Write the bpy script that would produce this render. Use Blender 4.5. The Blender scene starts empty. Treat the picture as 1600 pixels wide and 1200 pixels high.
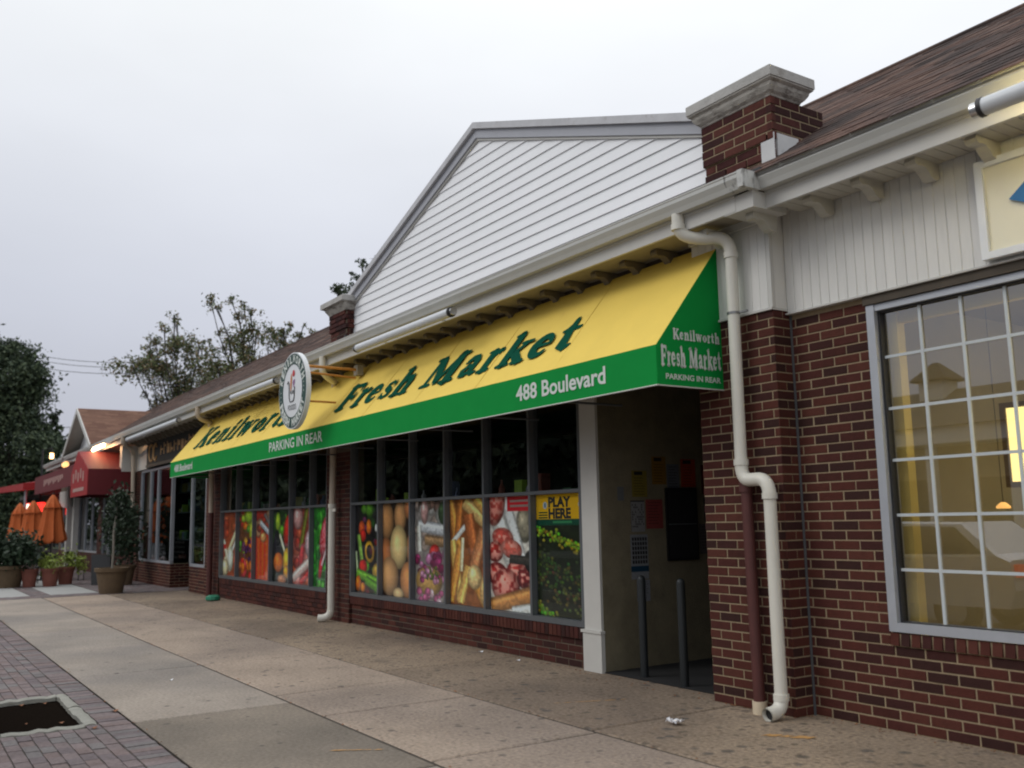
import bpy, math, random
import numpy as np
from mathutils import Vector, Matrix
random.seed(7); rng = np.random.default_rng(7)
S = bpy.context.scene
COL = S.collection
R = math.radians

# ------------------------------------------------------------------ camera
yaw, pitch, roll, F = R(56.41846), R(8.273526), R(-1.078158), 1464.616
fw = Vector((-math.sin(yaw)*math.cos(pitch), math.cos(yaw)*math.cos(pitch), math.sin(pitch)))
rt = fw.cross(Vector((0, 0, 1))).normalized(); up = rt.cross(fw)
r2 = rt*math.cos(roll)+up*math.sin(roll); u2 = -rt*math.sin(roll)+up*math.cos(roll)
cam = bpy.data.cameras.new('camera'); co = bpy.data.objects.new('camera', cam); COL.objects.link(co)
cam.sensor_width = 36; cam.lens = F/1600*36; cam.clip_end = 2000; cam.clip_start = .05
M = Matrix((r2, u2, -fw)).transposed().to_4x4(); M.translation = (0, 0, 1.6); co.matrix_world = M
cam.dof.use_dof = True; cam.dof.focus_distance = 10.0; cam.dof.aperture_fstop = 1.6
S.camera = co
S.cycles.filter_width = 2.0

# ------------------------------------------------------------------ world, sun, exposure
SUN_EL, SUN_AZ = R(38), R(205)
w = bpy.data.worlds.new('World'); S.world = w; w.use_nodes = True
nt = w.node_tree; nt.nodes.clear(); N = nt.nodes.new; L = nt.links.new
out = N('ShaderNodeOutputWorld'); bg = N('ShaderNodeBackground'); bg.inputs[1].default_value = .1
sky = N('ShaderNodeTexSky'); sky.sky_type = 'NISHITA'; sky.sun_disc = False; sky.sun_elevation = SUN_EL; sky.sun_rotation = SUN_AZ
tc = N('ShaderNodeTexCoord'); sep = N('ShaderNodeSeparateXYZ'); L(tc.outputs['Generated'], sep.inputs[0])
def math_(op, a, b=None, c=None, T=None):
    T = T or nt
    m = T.nodes.new('ShaderNodeMath'); m.operation = op
    for i, v in enumerate((a, b, c)):
        if v is None: continue
        if isinstance(v, (int, float)): m.inputs[i].default_value = v
        else: T.links.new(v, m.inputs[i])
    return m.outputs[0]
dot = N('ShaderNodeVectorMath'); dot.operation = 'DOT_PRODUCT'; L(tc.outputs['Generated'], dot.inputs[0]); dot.inputs[1].default_value = (.35, .93, 0)
zc = math_('MAXIMUM', sep.outputs[2], 0.0)
lum = math_('MULTIPLY_ADD', zc, 1.12, .445)
lum = math_('MULTIPLY_ADD', dot.outputs[1+0] if False else dot.outputs['Value'], .10, lum)
mp = N('ShaderNodeMapping'); mp.inputs['Scale'].default_value = (1.2, 1.2, 3.2); L(tc.outputs['Generated'], mp.inputs[0])
nz = N('ShaderNodeTexNoise'); nz.inputs['Scale'].default_value = 1.9; nz.inputs['Detail'].default_value = 4; nz.inputs['Roughness'].default_value = .5; L(mp.outputs[0], nz.inputs['Vector'])
cl = math_('MULTIPLY_ADD', nz.outputs[0], .22, .90)
lum = math_('MULTIPLY', lum, cl)
cr = N('ShaderNodeValToRGB'); e = cr.color_ramp.elements
e[0].position = 0; e[0].color = (.965, .985, 1.14, 1); e[1].position = .5; e[1].color = (.975, 1.0, 1.02, 1)
x_ = cr.color_ramp.elements.new(.22); x_.color = (.955, .99, 1.11, 1)
L(zc, cr.inputs[0])
vm = N('ShaderNodeVectorMath'); vm.operation = 'SCALE'; L(cr.outputs[0], vm.inputs[0]); L(math_('MULTIPLY', lum, 10.0), vm.inputs['Scale'])
mx = N('ShaderNodeMix'); mx.data_type = 'RGBA'; mx.inputs[0].default_value = .95
L(sky.outputs[0], mx.inputs[6]); L(vm.outputs[0], mx.inputs[7]); L(mx.outputs[2], bg.inputs[0]); L(bg.outputs[0], out.inputs[0])
sl = bpy.data.lights.new('sun', 'SUN'); sl.energy = .75; sl.angle = R(25); sl.color = (1, .97, .93)
so = bpy.data.objects.new('sun', sl); COL.objects.link(so)
# sky rotation angle is measured clockwise from +Y
sd = Vector((math.sin(SUN_AZ)*math.cos(SUN_EL), math.cos(SUN_AZ)*math.cos(SUN_EL), math.sin(SUN_EL)))
so.rotation_euler = sd.to_track_quat('Z', 'Y').to_euler(); so.location = (0, -10, 30)
vs = S.view_settings; vs.view_transform = 'Standard'; vs.look = 'None'; vs.exposure = 0; vs.gamma = 1; vs.use_curve_mapping = False

# ------------------------------------------------------------------ materials
def srgb(c):
    return tuple((v/255/12.92 if v <= 10.3 else ((v/255+.055)/1.055)**2.4) for v in c)
MATS = {}
def mat(name, col, rough=.7, var=.15, scale=6., bump=0., bscale=40., metal=0., spec=.4, rnd=0., dirt=None, stretch=(1, 1, 1), rnd_hues=None, col2=None, spots=None, clear=0, fine=None):
    m = bpy.data.materials.new(name); m.use_nodes = True; T = m.node_tree; n = T.nodes; l = T.links.new
    p = n['Principled BSDF']; p.inputs['Roughness'].default_value = rough; p.inputs['Metallic'].default_value = metal
    p.inputs['Specular IOR Level'].default_value = spec
    if clear: p.inputs['Coat Weight'].default_value = clear
    g = n.new('ShaderNodeNewGeometry')
    mp = n.new('ShaderNodeMapping'); mp.inputs['Scale'].default_value = stretch; l(g.outputs['Position'], mp.inputs[0])
    a = n.new('ShaderNodeTexNoise'); a.inputs['Scale'].default_value = scale; a.inputs['Detail'].default_value = 6; a.inputs['Roughness'].default_value = .65; l(mp.outputs[0], a.inputs['Vector'])
    base = n.new('ShaderNodeRGB'); base.outputs[0].default_value = (*col, 1); c = base.outputs[0]
    if rnd or rnd_hues:
        oi = n.new('ShaderNodeObjectInfo')
        rv = math_('FRACT', math_('ADD', math_('MULTIPLY', oi.outputs['Random'], 7.31, T=T), math_('MULTIPLY', g.outputs['Random Per Island'], 1.0, T=T), T=T), T=T)
        if rnd_hues:
            r = n.new('ShaderNodeValToRGB'); el = r.color_ramp; el.interpolation = 'CONSTANT' if len(rnd_hues) > 3 else 'LINEAR'
            while len(el.elements) < len(rnd_hues): el.elements.new(.5)
            for i, h in enumerate(rnd_hues): el.elements[i].position = i/len(rnd_hues); el.elements[i].color = (*h, 1)
            l(rv, r.inputs[0]); c = r.outputs[0]
        if rnd:
            hv = n.new('ShaderNodeHueSaturation'); l(c, hv.inputs['Color']); l(math_('MULTIPLY_ADD', rv, 2*rnd, 1-rnd, T=T), hv.inputs['Value']); c = hv.outputs[0]
    if col2:
        mxx = n.new('ShaderNodeMix'); mxx.data_type = 'RGBA'; b = n.new('ShaderNodeTexNoise'); b.inputs['Scale'].default_value = scale*.35; b.inputs['Detail'].default_value = 5; l(mp.outputs[0], b.inputs['Vector'])
        rr = n.new('ShaderNodeMapRange'); rr.inputs[1].default_value = .45; rr.inputs[2].default_value = .62; l(b.outputs[0], rr.inputs[0])
        l(rr.outputs[0], mxx.inputs[0]); l(c, mxx.inputs[6]); mxx.inputs[7].default_value = (*col2, 1); c = mxx.outputs[2]
    hs = n.new('ShaderNodeHueSaturation'); l(c, hs.inputs['Color']); l(math_('MULTIPLY_ADD', a.outputs[0], 2*var*1.6, 1-var*1.6, T=T), hs.inputs['Value']); c = hs.outputs[0]
    if spots:
        for (sc, thr, colr) in spots:
            v = n.new('ShaderNodeTexVoronoi'); v.inputs['Scale'].default_value = sc; l(g.outputs['Position'], v.inputs['Vector'])
            wn = n.new('ShaderNodeTexNoise'); wn.inputs['Scale'].default_value = sc*5; l(g.outputs['Position'], wn.inputs['Vector'])
            sepc = n.new('ShaderNodeSeparateColor'); l(v.outputs['Color'], sepc.inputs[0])
            dd = math_('ADD', v.outputs['Distance'], math_('MULTIPLY_ADD', wn.outputs[0], .12, -.06, T=T), T=T)
            th = math_('MULTIPLY', sepc.outputs[0], thr, T=T)
            k = n.new('ShaderNodeMapRange'); l(math_('SUBTRACT', dd, th, T=T), k.inputs[0]); k.inputs[1].default_value = -.02; k.inputs[2].default_value = .05; k.inputs[3].default_value = .75; k.inputs[4].default_value = 0
            mm = n.new('ShaderNodeMix'); mm.data_type = 'RGBA'; l(k.outputs[0], mm.inputs[0]); l(c, mm.inputs[6]); mm.inputs[7].default_value = (*colr, 1); c = mm.outputs[2]
    if dirt:
        d = n.new('ShaderNodeTexNoise'); d.inputs['Scale'].default_value = dirt[0]; d.inputs['Detail'].default_value = 8; d.inputs['Roughness'].default_value = .7
        dm = n.new('ShaderNodeMapping'); dm.inputs['Scale'].default_value = dirt[3] if len(dirt) > 3 else (1, 1, 1); l(g.outputs['Position'], dm.inputs[0]); l(dm.outputs[0], d.inputs['Vector'])
        k = n.new('ShaderNodeMapRange'); l(d.outputs[0], k.inputs[0]); k.inputs[1].default_value = dirt[1]; k.inputs[2].default_value = dirt[1]+.16; k.inputs[4].default_value = .8
        mm = n.new('ShaderNodeMix'); mm.data_type = 'RGBA'; l(k.outputs[0], mm.inputs[0]); l(c, mm.inputs[6]); mm.inputs[7].default_value = (*dirt[2], 1); c = mm.outputs[2]
    if fine:
        fn_ = n.new('ShaderNodeTexNoise'); fn_.inputs['Scale'].default_value = fine[0]; fn_.inputs['Detail'].default_value = 3; l(g.outputs['Position'], fn_.inputs['Vector'])
        h2 = n.new('ShaderNodeHueSaturation'); l(c, h2.inputs['Color']); l(math_('MULTIPLY_ADD', fn_.outputs[0], 2*fine[1], 1-fine[1], T=T), h2.inputs['Value']); c = h2.outputs[0]
    l(c, p.inputs['Base Color'])
    if bump:
        bn = n.new('ShaderNodeTexNoise'); bn.inputs['Scale'].default_value = bscale; bn.inputs['Detail'].default_value = 6; l(g.outputs['Position'], bn.inputs['Vector'])
        bp = n.new('ShaderNodeBump'); bp.inputs['Strength'].default_value = bump; bp.inputs['Distance'].default_value = .01; l(bn.outputs[0], bp.inputs['Height']); l(bp.outputs[0], p.inputs['Normal'])
    MATS[name] = m; return m
def emis(name, col, st):
    m = bpy.data.materials.new(name); m.use_nodes = True; p = m.node_tree.nodes['Principled BSDF']
    p.inputs['Base Color'].default_value = (*col, 1); p.inputs['Emission Color'].default_value = (*col, 1); p.inputs['Emission Strength'].default_value = st
    MATS[name] = m; return m
def glass(name, tint=(1, 1, 1), fr=1.5, rough=.0, base=.0):
    m = bpy.data.materials.new(name); m.use_nodes = True; T = m.node_tree; n = T.nodes; n.remove(n['Principled BSDF'])
    t = n.new('ShaderNodeBsdfTransparent'); t.inputs[0].default_value = (*tint, 1)
    g = n.new('ShaderNodeBsdfGlossy'); g.inputs['Roughness'].default_value = rough; g.inputs[0].default_value = (.95, .97, 1, 1)
    f = n.new('ShaderNodeFresnel'); f.inputs[0].default_value = fr
    gm = n.new('ShaderNodeNewGeometry'); x = n.new('ShaderNodeMixShader'); k = math_('MULTIPLY', math_('MINIMUM', math_('ADD', f.outputs[0], base, T=T), 1.0, T=T), math_('SUBTRACT', 1.0, gm.outputs['Backfacing'], T=T), T=T)
    T.links.new(k, x.inputs[0]); T.links.new(t.outputs[0], x.inputs[1]); T.links.new(g.outputs[0], x.inputs[2]); T.links.new(x.outputs[0], n['Material Output'].inputs[0])
    MATS[name] = m; return m
def attrmat(name, rough=.5, gain=1.):
    m = bpy.data.materials.new(name); m.use_nodes = True; T = m.node_tree; a = T.nodes.new('ShaderNodeAttribute'); a.attribute_name = 'Col'
    p = T.nodes['Principled BSDF']; T.links.new(a.outputs['Color'], p.inputs['Base Color']); p.inputs['Roughness'].default_value = rough
    p.inputs['Specular IOR Level'].default_value = .3
    MATS[name] = m; return m

mat('brick', (.1, .03, .025), .85, .22, 14, .5, 90, rnd_hues=[(.074, .020, .014), (.056, .016, .012), (.086, .026, .018), (.046, .014, .012), (.066, .018, .014), (.036, .013, .011), (.078, .022, .015)], spec=.25)
mat('brick_old', (.1, .03, .025), .9, .3, 14, .5, 90, rnd_hues=[(.082, .027, .023), (.055, .018, .017), (.10, .034, .026), (.042, .017, .016)], spec=.2, dirt=(3, .56, (.03, .025, .024)))
mat('mortar', (.30, .23, .145), .95, .2, 25, .4, 120)
mat('mortar_dark', (.12, .09, .065), .95, .2, 25, .4, 120)
mat('white_trim', (.54, .53, .50), .45, .06, 4, 0, dirt=(2.2, .68, (.33, .32, .28), (.6, 2, 2)))
mat('gutter_paint', (.50, .50, .475), .42, .06, 3, 0, dirt=(3.0, .64, (.30, .29, .25), (.5, 3, 2)))
mat('gutter_stain', (.5, .5, .48), .6, .1, 5, 0, dirt=(9, .5, (.06, .055, .05), (3, 3, 1)))
mat('soffit_paint', (.50, .48, .42), .6, .08, 5, 0)
mat('soffit_dark', (.30, .27, .21), .7, .15, 6, 0)  # darker than soffit_paint, for the market soffit and the sign mount
mat('eave_brown', (.17, .145, .11), .7, .15, 6, 0)  # darker bracket colour for the market and signboard shop eaves
mat('cladding', (.68, .67, .64), .5, .05, 5, 0, stretch=(6, 6, .6), rnd=.03)
mat('siding', (.88, .89, .91), .5, .03, 4, 0, rnd=.02, dirt=(1.6, .72, (.6, .6, .58), (.4, 1, 3)))
mat('rake_grey', (.40, .41, .45), .5, .08, 3)
mat('coping', (.50, .50, .52), .6, .15, 5, .2, 60, dirt=(9, .6, (.28, .26, .24)))
mat('cap_stone', (.42, .41, .39), .85, .18, 7, .5, 60, dirt=(5, .55, (.17, .15, .13)))
mat('cap_peel', (.45, .43, .39), .8, .2, 9, .6, 50, dirt=(8, .47, (.10, .08, .07), (.7, 1, 2.2)))
mat('flashing', (.05, .05, .055), .7, .2, 8)
mat('flashing_white', (.6, .6, .6), .7, .1, 8, dirt=(7, .6, (.1, .1, .11)))
mat('shingle', (.1, .06, .05), .95, .3, 5, .5, 160, fine=(26, .5), spec=.15, col2=(.06, .046, .043),  rnd_hues=[(.125, .078, .063), (.112, .070, .058), (.14, .092, .074), (.095, .064, .056), (.12, .075, .061)])
mat('shingle_brown', (.2, .11, .08), .95, .25, 30, .8, 160, spec=.15, rnd_hues=[(.22, .125, .092), (.18, .10, .075), (.25, .145, .105), (.20, .115, .085)])
mat('frame_grey', (.13, .14, .15), .45, .1, 6, 0, metal=.3)
mat('frame_light', (.42, .44, .48), .4, .08, 6, 0, metal=.3)
mat('muntin', (.50, .54, .56), .4, .05, 6)
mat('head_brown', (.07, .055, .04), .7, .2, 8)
mat('pvc', (.66, .64, .57), .38, .05, 5, 0, dirt=(4, .66, (.42, .38, .3), (2, 2, .6)))
mat('pvc_cream', (.5, .42, .33), .45, .08, 5, 0)
mat('maroon_pipe', (.085, .026, .023), .6, .2, 10, dirt=(9, .62, (.07, .02, .02)))
mat('cream_collar', (.62, .52, .38), .6, .1, 9)
mat('steel_band', (.25, .25, .25), .4, .1, 9, metal=.8)
mat('awning_yellow', (.80, .58, .12), .7, .05, 3, .15, 300, spec=.15, dirt=(1.4, .64, (.60, .40, .10)))
mat('awning_green', (.006, .26, .048), .7, .06, 3, .5, 5, spec=.08)
mat('awning_under', (.05, .06, .04), .8, .1, 5)
mat('letter_dark', (.004, .07, .042), .9, .05, 5, spec=.05)
mat('letter_white', (.62, .66, .62), .6, .03, 5)
mat('white_plastic', (.74, .76, .78), .4, .04, 4)
mat('sign_green', (.012, .055, .042), .45, .04, 5)
mat('black_ink', (.02, .02, .022), .5, .05, 5)
mat('carrot', (.62, .22, .08), .6, .05, 5); mat('apple_red', (.55, .05, .06), .6, .05, 5); mat('grape', (.28, .1, .3), .6, .05, 5)
mat('rust_orange', (.55, .24, .05), .6, .2, 14)
mat('tube_grey', (.60, .62, .64), .35, .05, 6)
mat('black_rubber', (.03, .03, .032), .5, .1, 6)
mat('chrome', (.6, .6, .6), .25, .05, 6, metal=1)
mat('stucco', (.18, .155, .10), .95, .3, 4, .8, 60, spots=None)
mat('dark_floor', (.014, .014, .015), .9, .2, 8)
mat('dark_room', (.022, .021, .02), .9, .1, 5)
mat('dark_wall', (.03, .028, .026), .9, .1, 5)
mat('board_black', (.012, .012, .013), .35, .1, 8)
mat('bollard_grey', (.013, .016, .018), .5, .15, 8)
GUM = (.08, .07, .065)
mat('concrete_pink', (.335, .265, .21), .95, .22, 1.1, .9, 90, fine=(32, .62), dirt=(1.7, .60, (.17, .14, .12)), spots=[(6, .19, GUM), (3.1, .12, (.10, .085, .075)), (16, .26, (.17, .13, .10))], col2=(.25, .20, .165))
mat('concrete_brown', (.28, .215, .155), .95, .26, 1.0, 1.0, 80, fine=(30, .75), dirt=(1.9, .56, (.13, .105, .085)), spots=[(5.2, .26, GUM), (9, .30, (.10, .08, .06)), (3.4, .14, (.07, .06, .05)), (17, .32, (.14, .10, .07))], col2=(.19, .145, .11))
mat('concrete_grey', (.31, .265, .225), .95, .2, .9, .8, 100, fine=(34, .5), dirt=(1.4, .60, (.15, .135, .12)), spots=[(4.2, .11, GUM)], col2=(.22, .195, .175))
mat('concrete_dark', (.215, .18, .145), .95, .2, 1.3, .8, 100, fine=(34, .5), dirt=(2, .6, (.13, .11, .09)), spots=[(4.6, .13, GUM)], col2=(.165, .14, .115))
mat('concrete_pale', (.33, .33, .32), .95, .1, 1.3, .4, 130)
mat('joint_dirt', (.05, .04, .032), 1, .2, 10)
mat('paver', (.2, .14, .14), .95, .3, 3, .6, 100, fine=(30, .4), rnd_hues=[(.17, .138, .138), (.195, .158, .158), (.15, .125, .13), (.17, .155, .155), (.178, .138, .134)], spec=.2, dirt=(2.5, .6, (.10, .085, .085)))
mat('edging', (.27, .265, .235), .9, .2, 10, .8, 50, dirt=(6, .62, (.2, .19, .16)))
mat('soil', (.010, .0075, .006), 1, .3, 60, .6, 60, spec=0)
mat('asphalt', (.055, .055, .057), .95, .2, 4, .5, 150)
mat('grass_ground', (.06, .08, .035), 1, .3, 3)
mat('paint_orange', (.45, .25, .09), .9, .3, 20); mat('paint_blue', (.19, .21, .24), .9, .2, 20)
mat('paper_white', (.75, .75, .78), .8, .05, 10)
mat('plastic_green', (.03, .22, .13), .4, .1, 10)
mat('leaf_litter', (.22, .09, .04), .8, .2, 10)
mat('bark', (.05, .042, .035), .95, .3, 12, .8, 40)
mat('bark_pale', (.22, .2, .17), .9, .2, 12)
mat('leaf_olive', (.07, .085, .03), .7, .35, 2.5, rnd=.35, rnd_hues=[(.09, .12, .055), (.115, .145, .06), (.15, .16, .065), (.17, .12, .06)])
mat('leaf_dark', (.03, .05, .025), .7, .35, 1.5, rnd=.35, rnd_hues=[(.03, .052, .03), (.042, .068, .036), (.06, .082, .04)])
mat('leaf_potted', (.02, .038, .018), .6, .2, 3, rnd=.4)
mat('leaf_lime', (.22, .28, .05), .6, .2, 3, rnd=.35)
mat('flower_pale', (.7, .5, .5), .6, .2, 3, rnd=.3)
mat('umbrella_orange', (.50, .12, .03), .8, .12, 6, .2, 60)
mat('maroon_fabric', (.12, .010, .014), .7, .08, 5)
mat('red_fabric', (.30, .012, .014), .7, .08, 5)
mat('terracotta', (.2, .07, .05), .85, .15, 10)
mat('clay_brown', (.12, .08, .045), .8, .2, 8)
mat('dark_metal', (.02, .02, .022), .5, .1, 6)
mat('gold_letter', (.40, .22, .08), .5, .1, 6)
mat('faded_letter', (.40, .25, .22), .7, .1, 6)
mat('sign_cream', (.78, .74, .58), .4, .04, 3)
mat('sign_blue', (.015, .14, .36), .4, .04, 3)
mat('jamb_yellow', (.8, .66, .28), .6, .05, 3)
mat('room_beige', (.30, .265, .19), .9, .08, 3)
mat('room_brown', (.15, .10, .06), .9, .1, 3)
mat('car_silver', (.55, .55, .56), .25, .02, 2, metal=.5, clear=1)
mat('car_black', (.015, .015, .017), .3, .05, 4)
mat('house_white', (.55, .55, .53), .7, .05, 3); mat('house_tan', (.30, .24, .17), .8, .1, 3); mat('house_roof', (.07, .065, .06), .9, .2, 8)
mat('wire', (.03, .03, .03), .7, 0, 5)
mat('product', (.1, .1, .1), .5, .1, 5, rnd_hues=[(.12, .14, .22), (.28, .42, .05), (.35, .3, .08), (.3, .3, .3), (.2, .06, .04), (.05, .12, .06), (.4, .4, .38)])
emis('lamp_warm', (1, .62, .30), 20); emis('lamp_sign', (1, .80, .34), 26); emis('boxlight', (1, .86, .38), 2.3); emis('pendant', (1, .55, .2), 1.6)
emis('red_glow', (1, .03, .02), 1.8); emis('glow_white', (1, .75, .6), 2.5); emis('street_bulb', (1, .6, .25), 5); emis('room_lamp', (1, .88, .62), 30)
emis('tail_red', (.6, .02, .01), .5)
glass('glass_clear', (.93, .95, .95), 1.45, 0, .0); glass('glass_shop', (.8, .78, .7), 1.6, 0, .15); glass('glass_dark', (.7, .75, .75), 1.5, 0, .02)
attrmat('poster_print', .45); attrmat('flyer_print', .8)

# ------------------------------------------------------------------ mesh helpers
def wloc(o):
    v = Vector((0, 0, 0))
    while o: v += o.location; o = o.parent
    return v
class MB:
    def __init__(s): s.v = []; s.f = []
    def add(s, vs, fs):
        b = len(s.v); s.v += [tuple(v) for v in vs]; s.f += [tuple(b+i for i in f) for f in fs]; return s
    def box(s, x0, x1, y0, y1, z0, z1):
        return s.add([(x0, y0, z0), (x1, y0, z0), (x1, y1, z0), (x0, y1, z0), (x0, y0, z1), (x1, y0, z1), (x1, y1, z1), (x0, y1, z1)],
                     [(0, 3, 2, 1), (4, 5, 6, 7), (0, 1, 5, 4), (1, 2, 6, 5), (2, 3, 7, 6), (3, 0, 4, 7)])
    def prismx(s, prof, x0, x1):      # prof = [(y,z)] extruded along x
        n = len(prof); return s.add([(x0, y, z) for y, z in prof]+[(x1, y, z) for y, z in prof],
            [tuple(range(n)), tuple(range(2*n-1, n-1, -1))]+[(i, i+n, (i+1) % n+n, (i+1) % n) for i in range(n)])
    def prismy(s, prof, y0, y1):      # prof = [(x,z)] extruded along y
        n = len(prof); return s.add([(x, y0, z) for x, z in prof]+[(x, y1, z) for x, z in prof],
            [tuple(range(n)), tuple(range(2*n-1, n-1, -1))]+[(i, i+n, (i+1) % n+n, (i+1) % n) for i in range(n)])
    def slab(s, pts, off):            # polygon thickened by the vector off
        n = len(pts); off = Vector(off); q = [Vector(p) for p in pts]
        return s.add(q+[p+off for p in q], [tuple(range(n)), tuple(range(2*n-1, n-1, -1))]+[(i, (i+1) % n, (i+1) % n+n, i+n) for i in range(n)])
    def tube(s, path, r, n=12, cap=True):
        P = [Vector(p) for p in path]; rr = r if isinstance(r, (list, tuple)) else [r]*len(P); base = len(s.v); prev = None
        for i, p in enumerate(P):
            t = (P[min(i+1, len(P)-1)]-P[max(i-1, 0)]).normalized()
            if prev is None:
                a = t.cross(Vector((0, 0, 1)));
                if a.length < .1: a = t.cross(Vector((1, 0, 0)))
                a.normalize()
            else: a = (prev-t*prev.dot(t)).normalized()
            prev = a; b = t.cross(a)
            for k in range(n):
                an = 2*math.pi*k/n; s.v.append(tuple(p+(a*math.cos(an)+b*math.sin(an))*rr[i]))
        for i in range(len(P)-1):
            for k in range(n):
                s.f.append((base+i*n+k, base+i*n+(k+1) % n, base+(i+1)*n+(k+1) % n, base+(i+1)*n+k))
        if cap: s.f.append(tuple(base+k for k in range(n))[::-1]); s.f.append(tuple(base+(len(P)-1)*n+k for k in range(n)))
        return s
    def lathe(s, c, prof, n=16):      # prof = [(r,z)]
        base = len(s.v)
        for r, z in prof:
            for k in range(n):
                a = 2*math.pi*k/n; s.v.append((c[0]+r*math.cos(a), c[1]+r*math.sin(a), c[2]+z))
        for i in range(len(prof)-1):
            for k in range(n): s.f.append((base+i*n+k, base+i*n+(k+1) % n, base+(i+1)*n+(k+1) % n, base+(i+1)*n+k))
        s.f.append(tuple(base+k for k in range(n))[::-1]); s.f.append(tuple(base+(len(prof)-1)*n+k for k in range(n)))
        return s
    def mesh(s, name, m, off=Vector((0, 0, 0)), smooth=False):
        me = bpy.data.meshes.new(name); a = np.array(s.v, dtype=float).reshape(-1, 3)-np.array(off)
        me.from_pydata(a.tolist(), [], s.f); me.materials.append(MATS[m] if isinstance(m, str) else m)
        if smooth:
            me.polygons.foreach_set('use_smooth', [True]*len(me.polygons))
            try: me.set_sharp_from_angle(angle=R(40))
            except Exception: pass
        me.update(); return me
    def build(s, name, m, parent=None, smooth=False, kind=None, label=None, cat=None, group=None, loc=None):
        if parent is None:
            if loc is None:
                a = np.array(s.v); loc = ((a[:, 0].min()+a[:, 0].max())/2, (a[:, 1].min()+a[:, 1].max())/2, a[:, 2].min())
            me = s.mesh(name, m, Vector(loc), smooth); o = bpy.data.objects.new(name, me); o.location = loc
        else:
            pw = wloc(parent); me = s.mesh(name, m, pw, smooth); o = bpy.data.objects.new(name, me); o.parent = parent
        COL.objects.link(o); tag(o, label, cat, group, kind); return o
def tag(o, label=None, cat=None, group=None, kind=None):
    if label: o['label'] = label
    if cat: o['category'] = cat
    if group: o['group'] = group
    if kind: o['kind'] = kind
    return o
def thing(name, loc, label, cat, group=None):
    o = bpy.data.objects.new(name, None); o.empty_display_size = .1; COL.objects.link(o); o.location = loc
    return tag(o, label, cat, group)
def inst(name, me, pos, parent, rot=None):
    o = bpy.data.objects.new(name, me); COL.objects.link(o)
    if parent is not None: o.parent = parent; o.location = Vector(pos)-wloc(parent)
    else: o.location = pos
    if rot: o.rotation_euler = rot
    return o
def copy_tree(o, parent=None):
    c = o.copy(); COL.objects.link(c)
    if parent is not None: c.parent = parent
    for ch in list(o.children): copy_tree(ch, c)
    return c
def box(name, m, parent, *b, **k): return MB().box(*b).build(name, m, parent, **k)

# ---- bricks
CH, CL, J = .0775, .2435, .0115
_bm = {}
def brick_mesh(l, h, d, m):
    k = (round(l, 2), round(h, 3), round(d, 3), m)
    if k not in _bm:
        l = k[0]; b = .004; me = MB()
        # box with a chamfered front rim; front faces -y
        x, z = l/2, h/2
        me.add([(-x, 0, -z), (x, 0, -z), (x, 0, z), (-x, 0, z), (-x, -d+b, -z), (x, -d+b, -z), (x, -d+b, z), (-x, -d+b, z), (-x+b, -d, -z+b), (x-b, -d, -z+b), (x-b, -d, z-b), (-x+b, -d, z-b)],
               [(8, 9, 10, 11), (4, 5, 9, 8), (5, 6, 10, 9), (6, 7, 11, 10), (7, 4, 8, 11), (0, 1, 5, 4), (1, 2, 6, 5), (2, 3, 7, 6), (3, 0, 4, 7)])
        _bm[k] = me.mesh('brick', m)
    return _bm[k]
def rows_layout(x0, x1, z0, z1, keep=None, phase=0):
    """list of (xa, xb, zc) bricks in running bond"""
    out_ = []; n = int(round((z1-z0)/CH))
    for r in range(n):
        zc = z0+(r+.5)*CH; off = (phase+(r % 2)*.5)*CL; x = x0-off
        segs = keep(zc) if keep else [(x0, x1)]
        for (sa, sb) in segs:
            x = sa-((sa-x0+off) % CL)
            while x < sb-.02:
                a, b = max(x+J/2, sa), min(x+CL-J/2, sb)
                if b-a > .035: out_.append((a, b, zc))
                x += CL
    return out_
def bricks_x(parent, lay, y, m='brick', proud=.006, name='brick', joined=False):
    """bricks on a wall facing -y whose mortar face is at y"""
    d = .03; jm = MB()
    for a, b, zc in lay:
        pr = proud+random.uniform(-.0015, .0015)
        if joined: jm.box(a, b, y-pr, y+.02, zc-CH/2+J/2, zc+CH/2-J/2)
        else: inst(name, brick_mesh(b-a, CH-J, d, m), ((a+b)/2, y-pr+d, zc+random.uniform(-.0008, .0008)), parent)
    if joined and jm.v: jm.build(name, m, parent, kind='stuff')
def bricks_y(parent, lay, x, m='brick', proud=.006, name='brick', joined=False):
    """bricks on a wall facing +x whose mortar face is at x; layout runs along y"""
    d = .03; jm = MB()
    for a, b, zc in lay:
        pr = proud
        if joined: jm.box(x-.02, x+pr, a, b, zc-CH/2+J/2, zc+CH/2-J/2)
        else: inst(name, brick_mesh(b-a, CH-J, d, m), (x+pr-d, (a+b)/2, zc), parent, (0, 0, R(90)))
    if joined and jm.v: jm.build(name, m, parent, kind='stuff')

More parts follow.
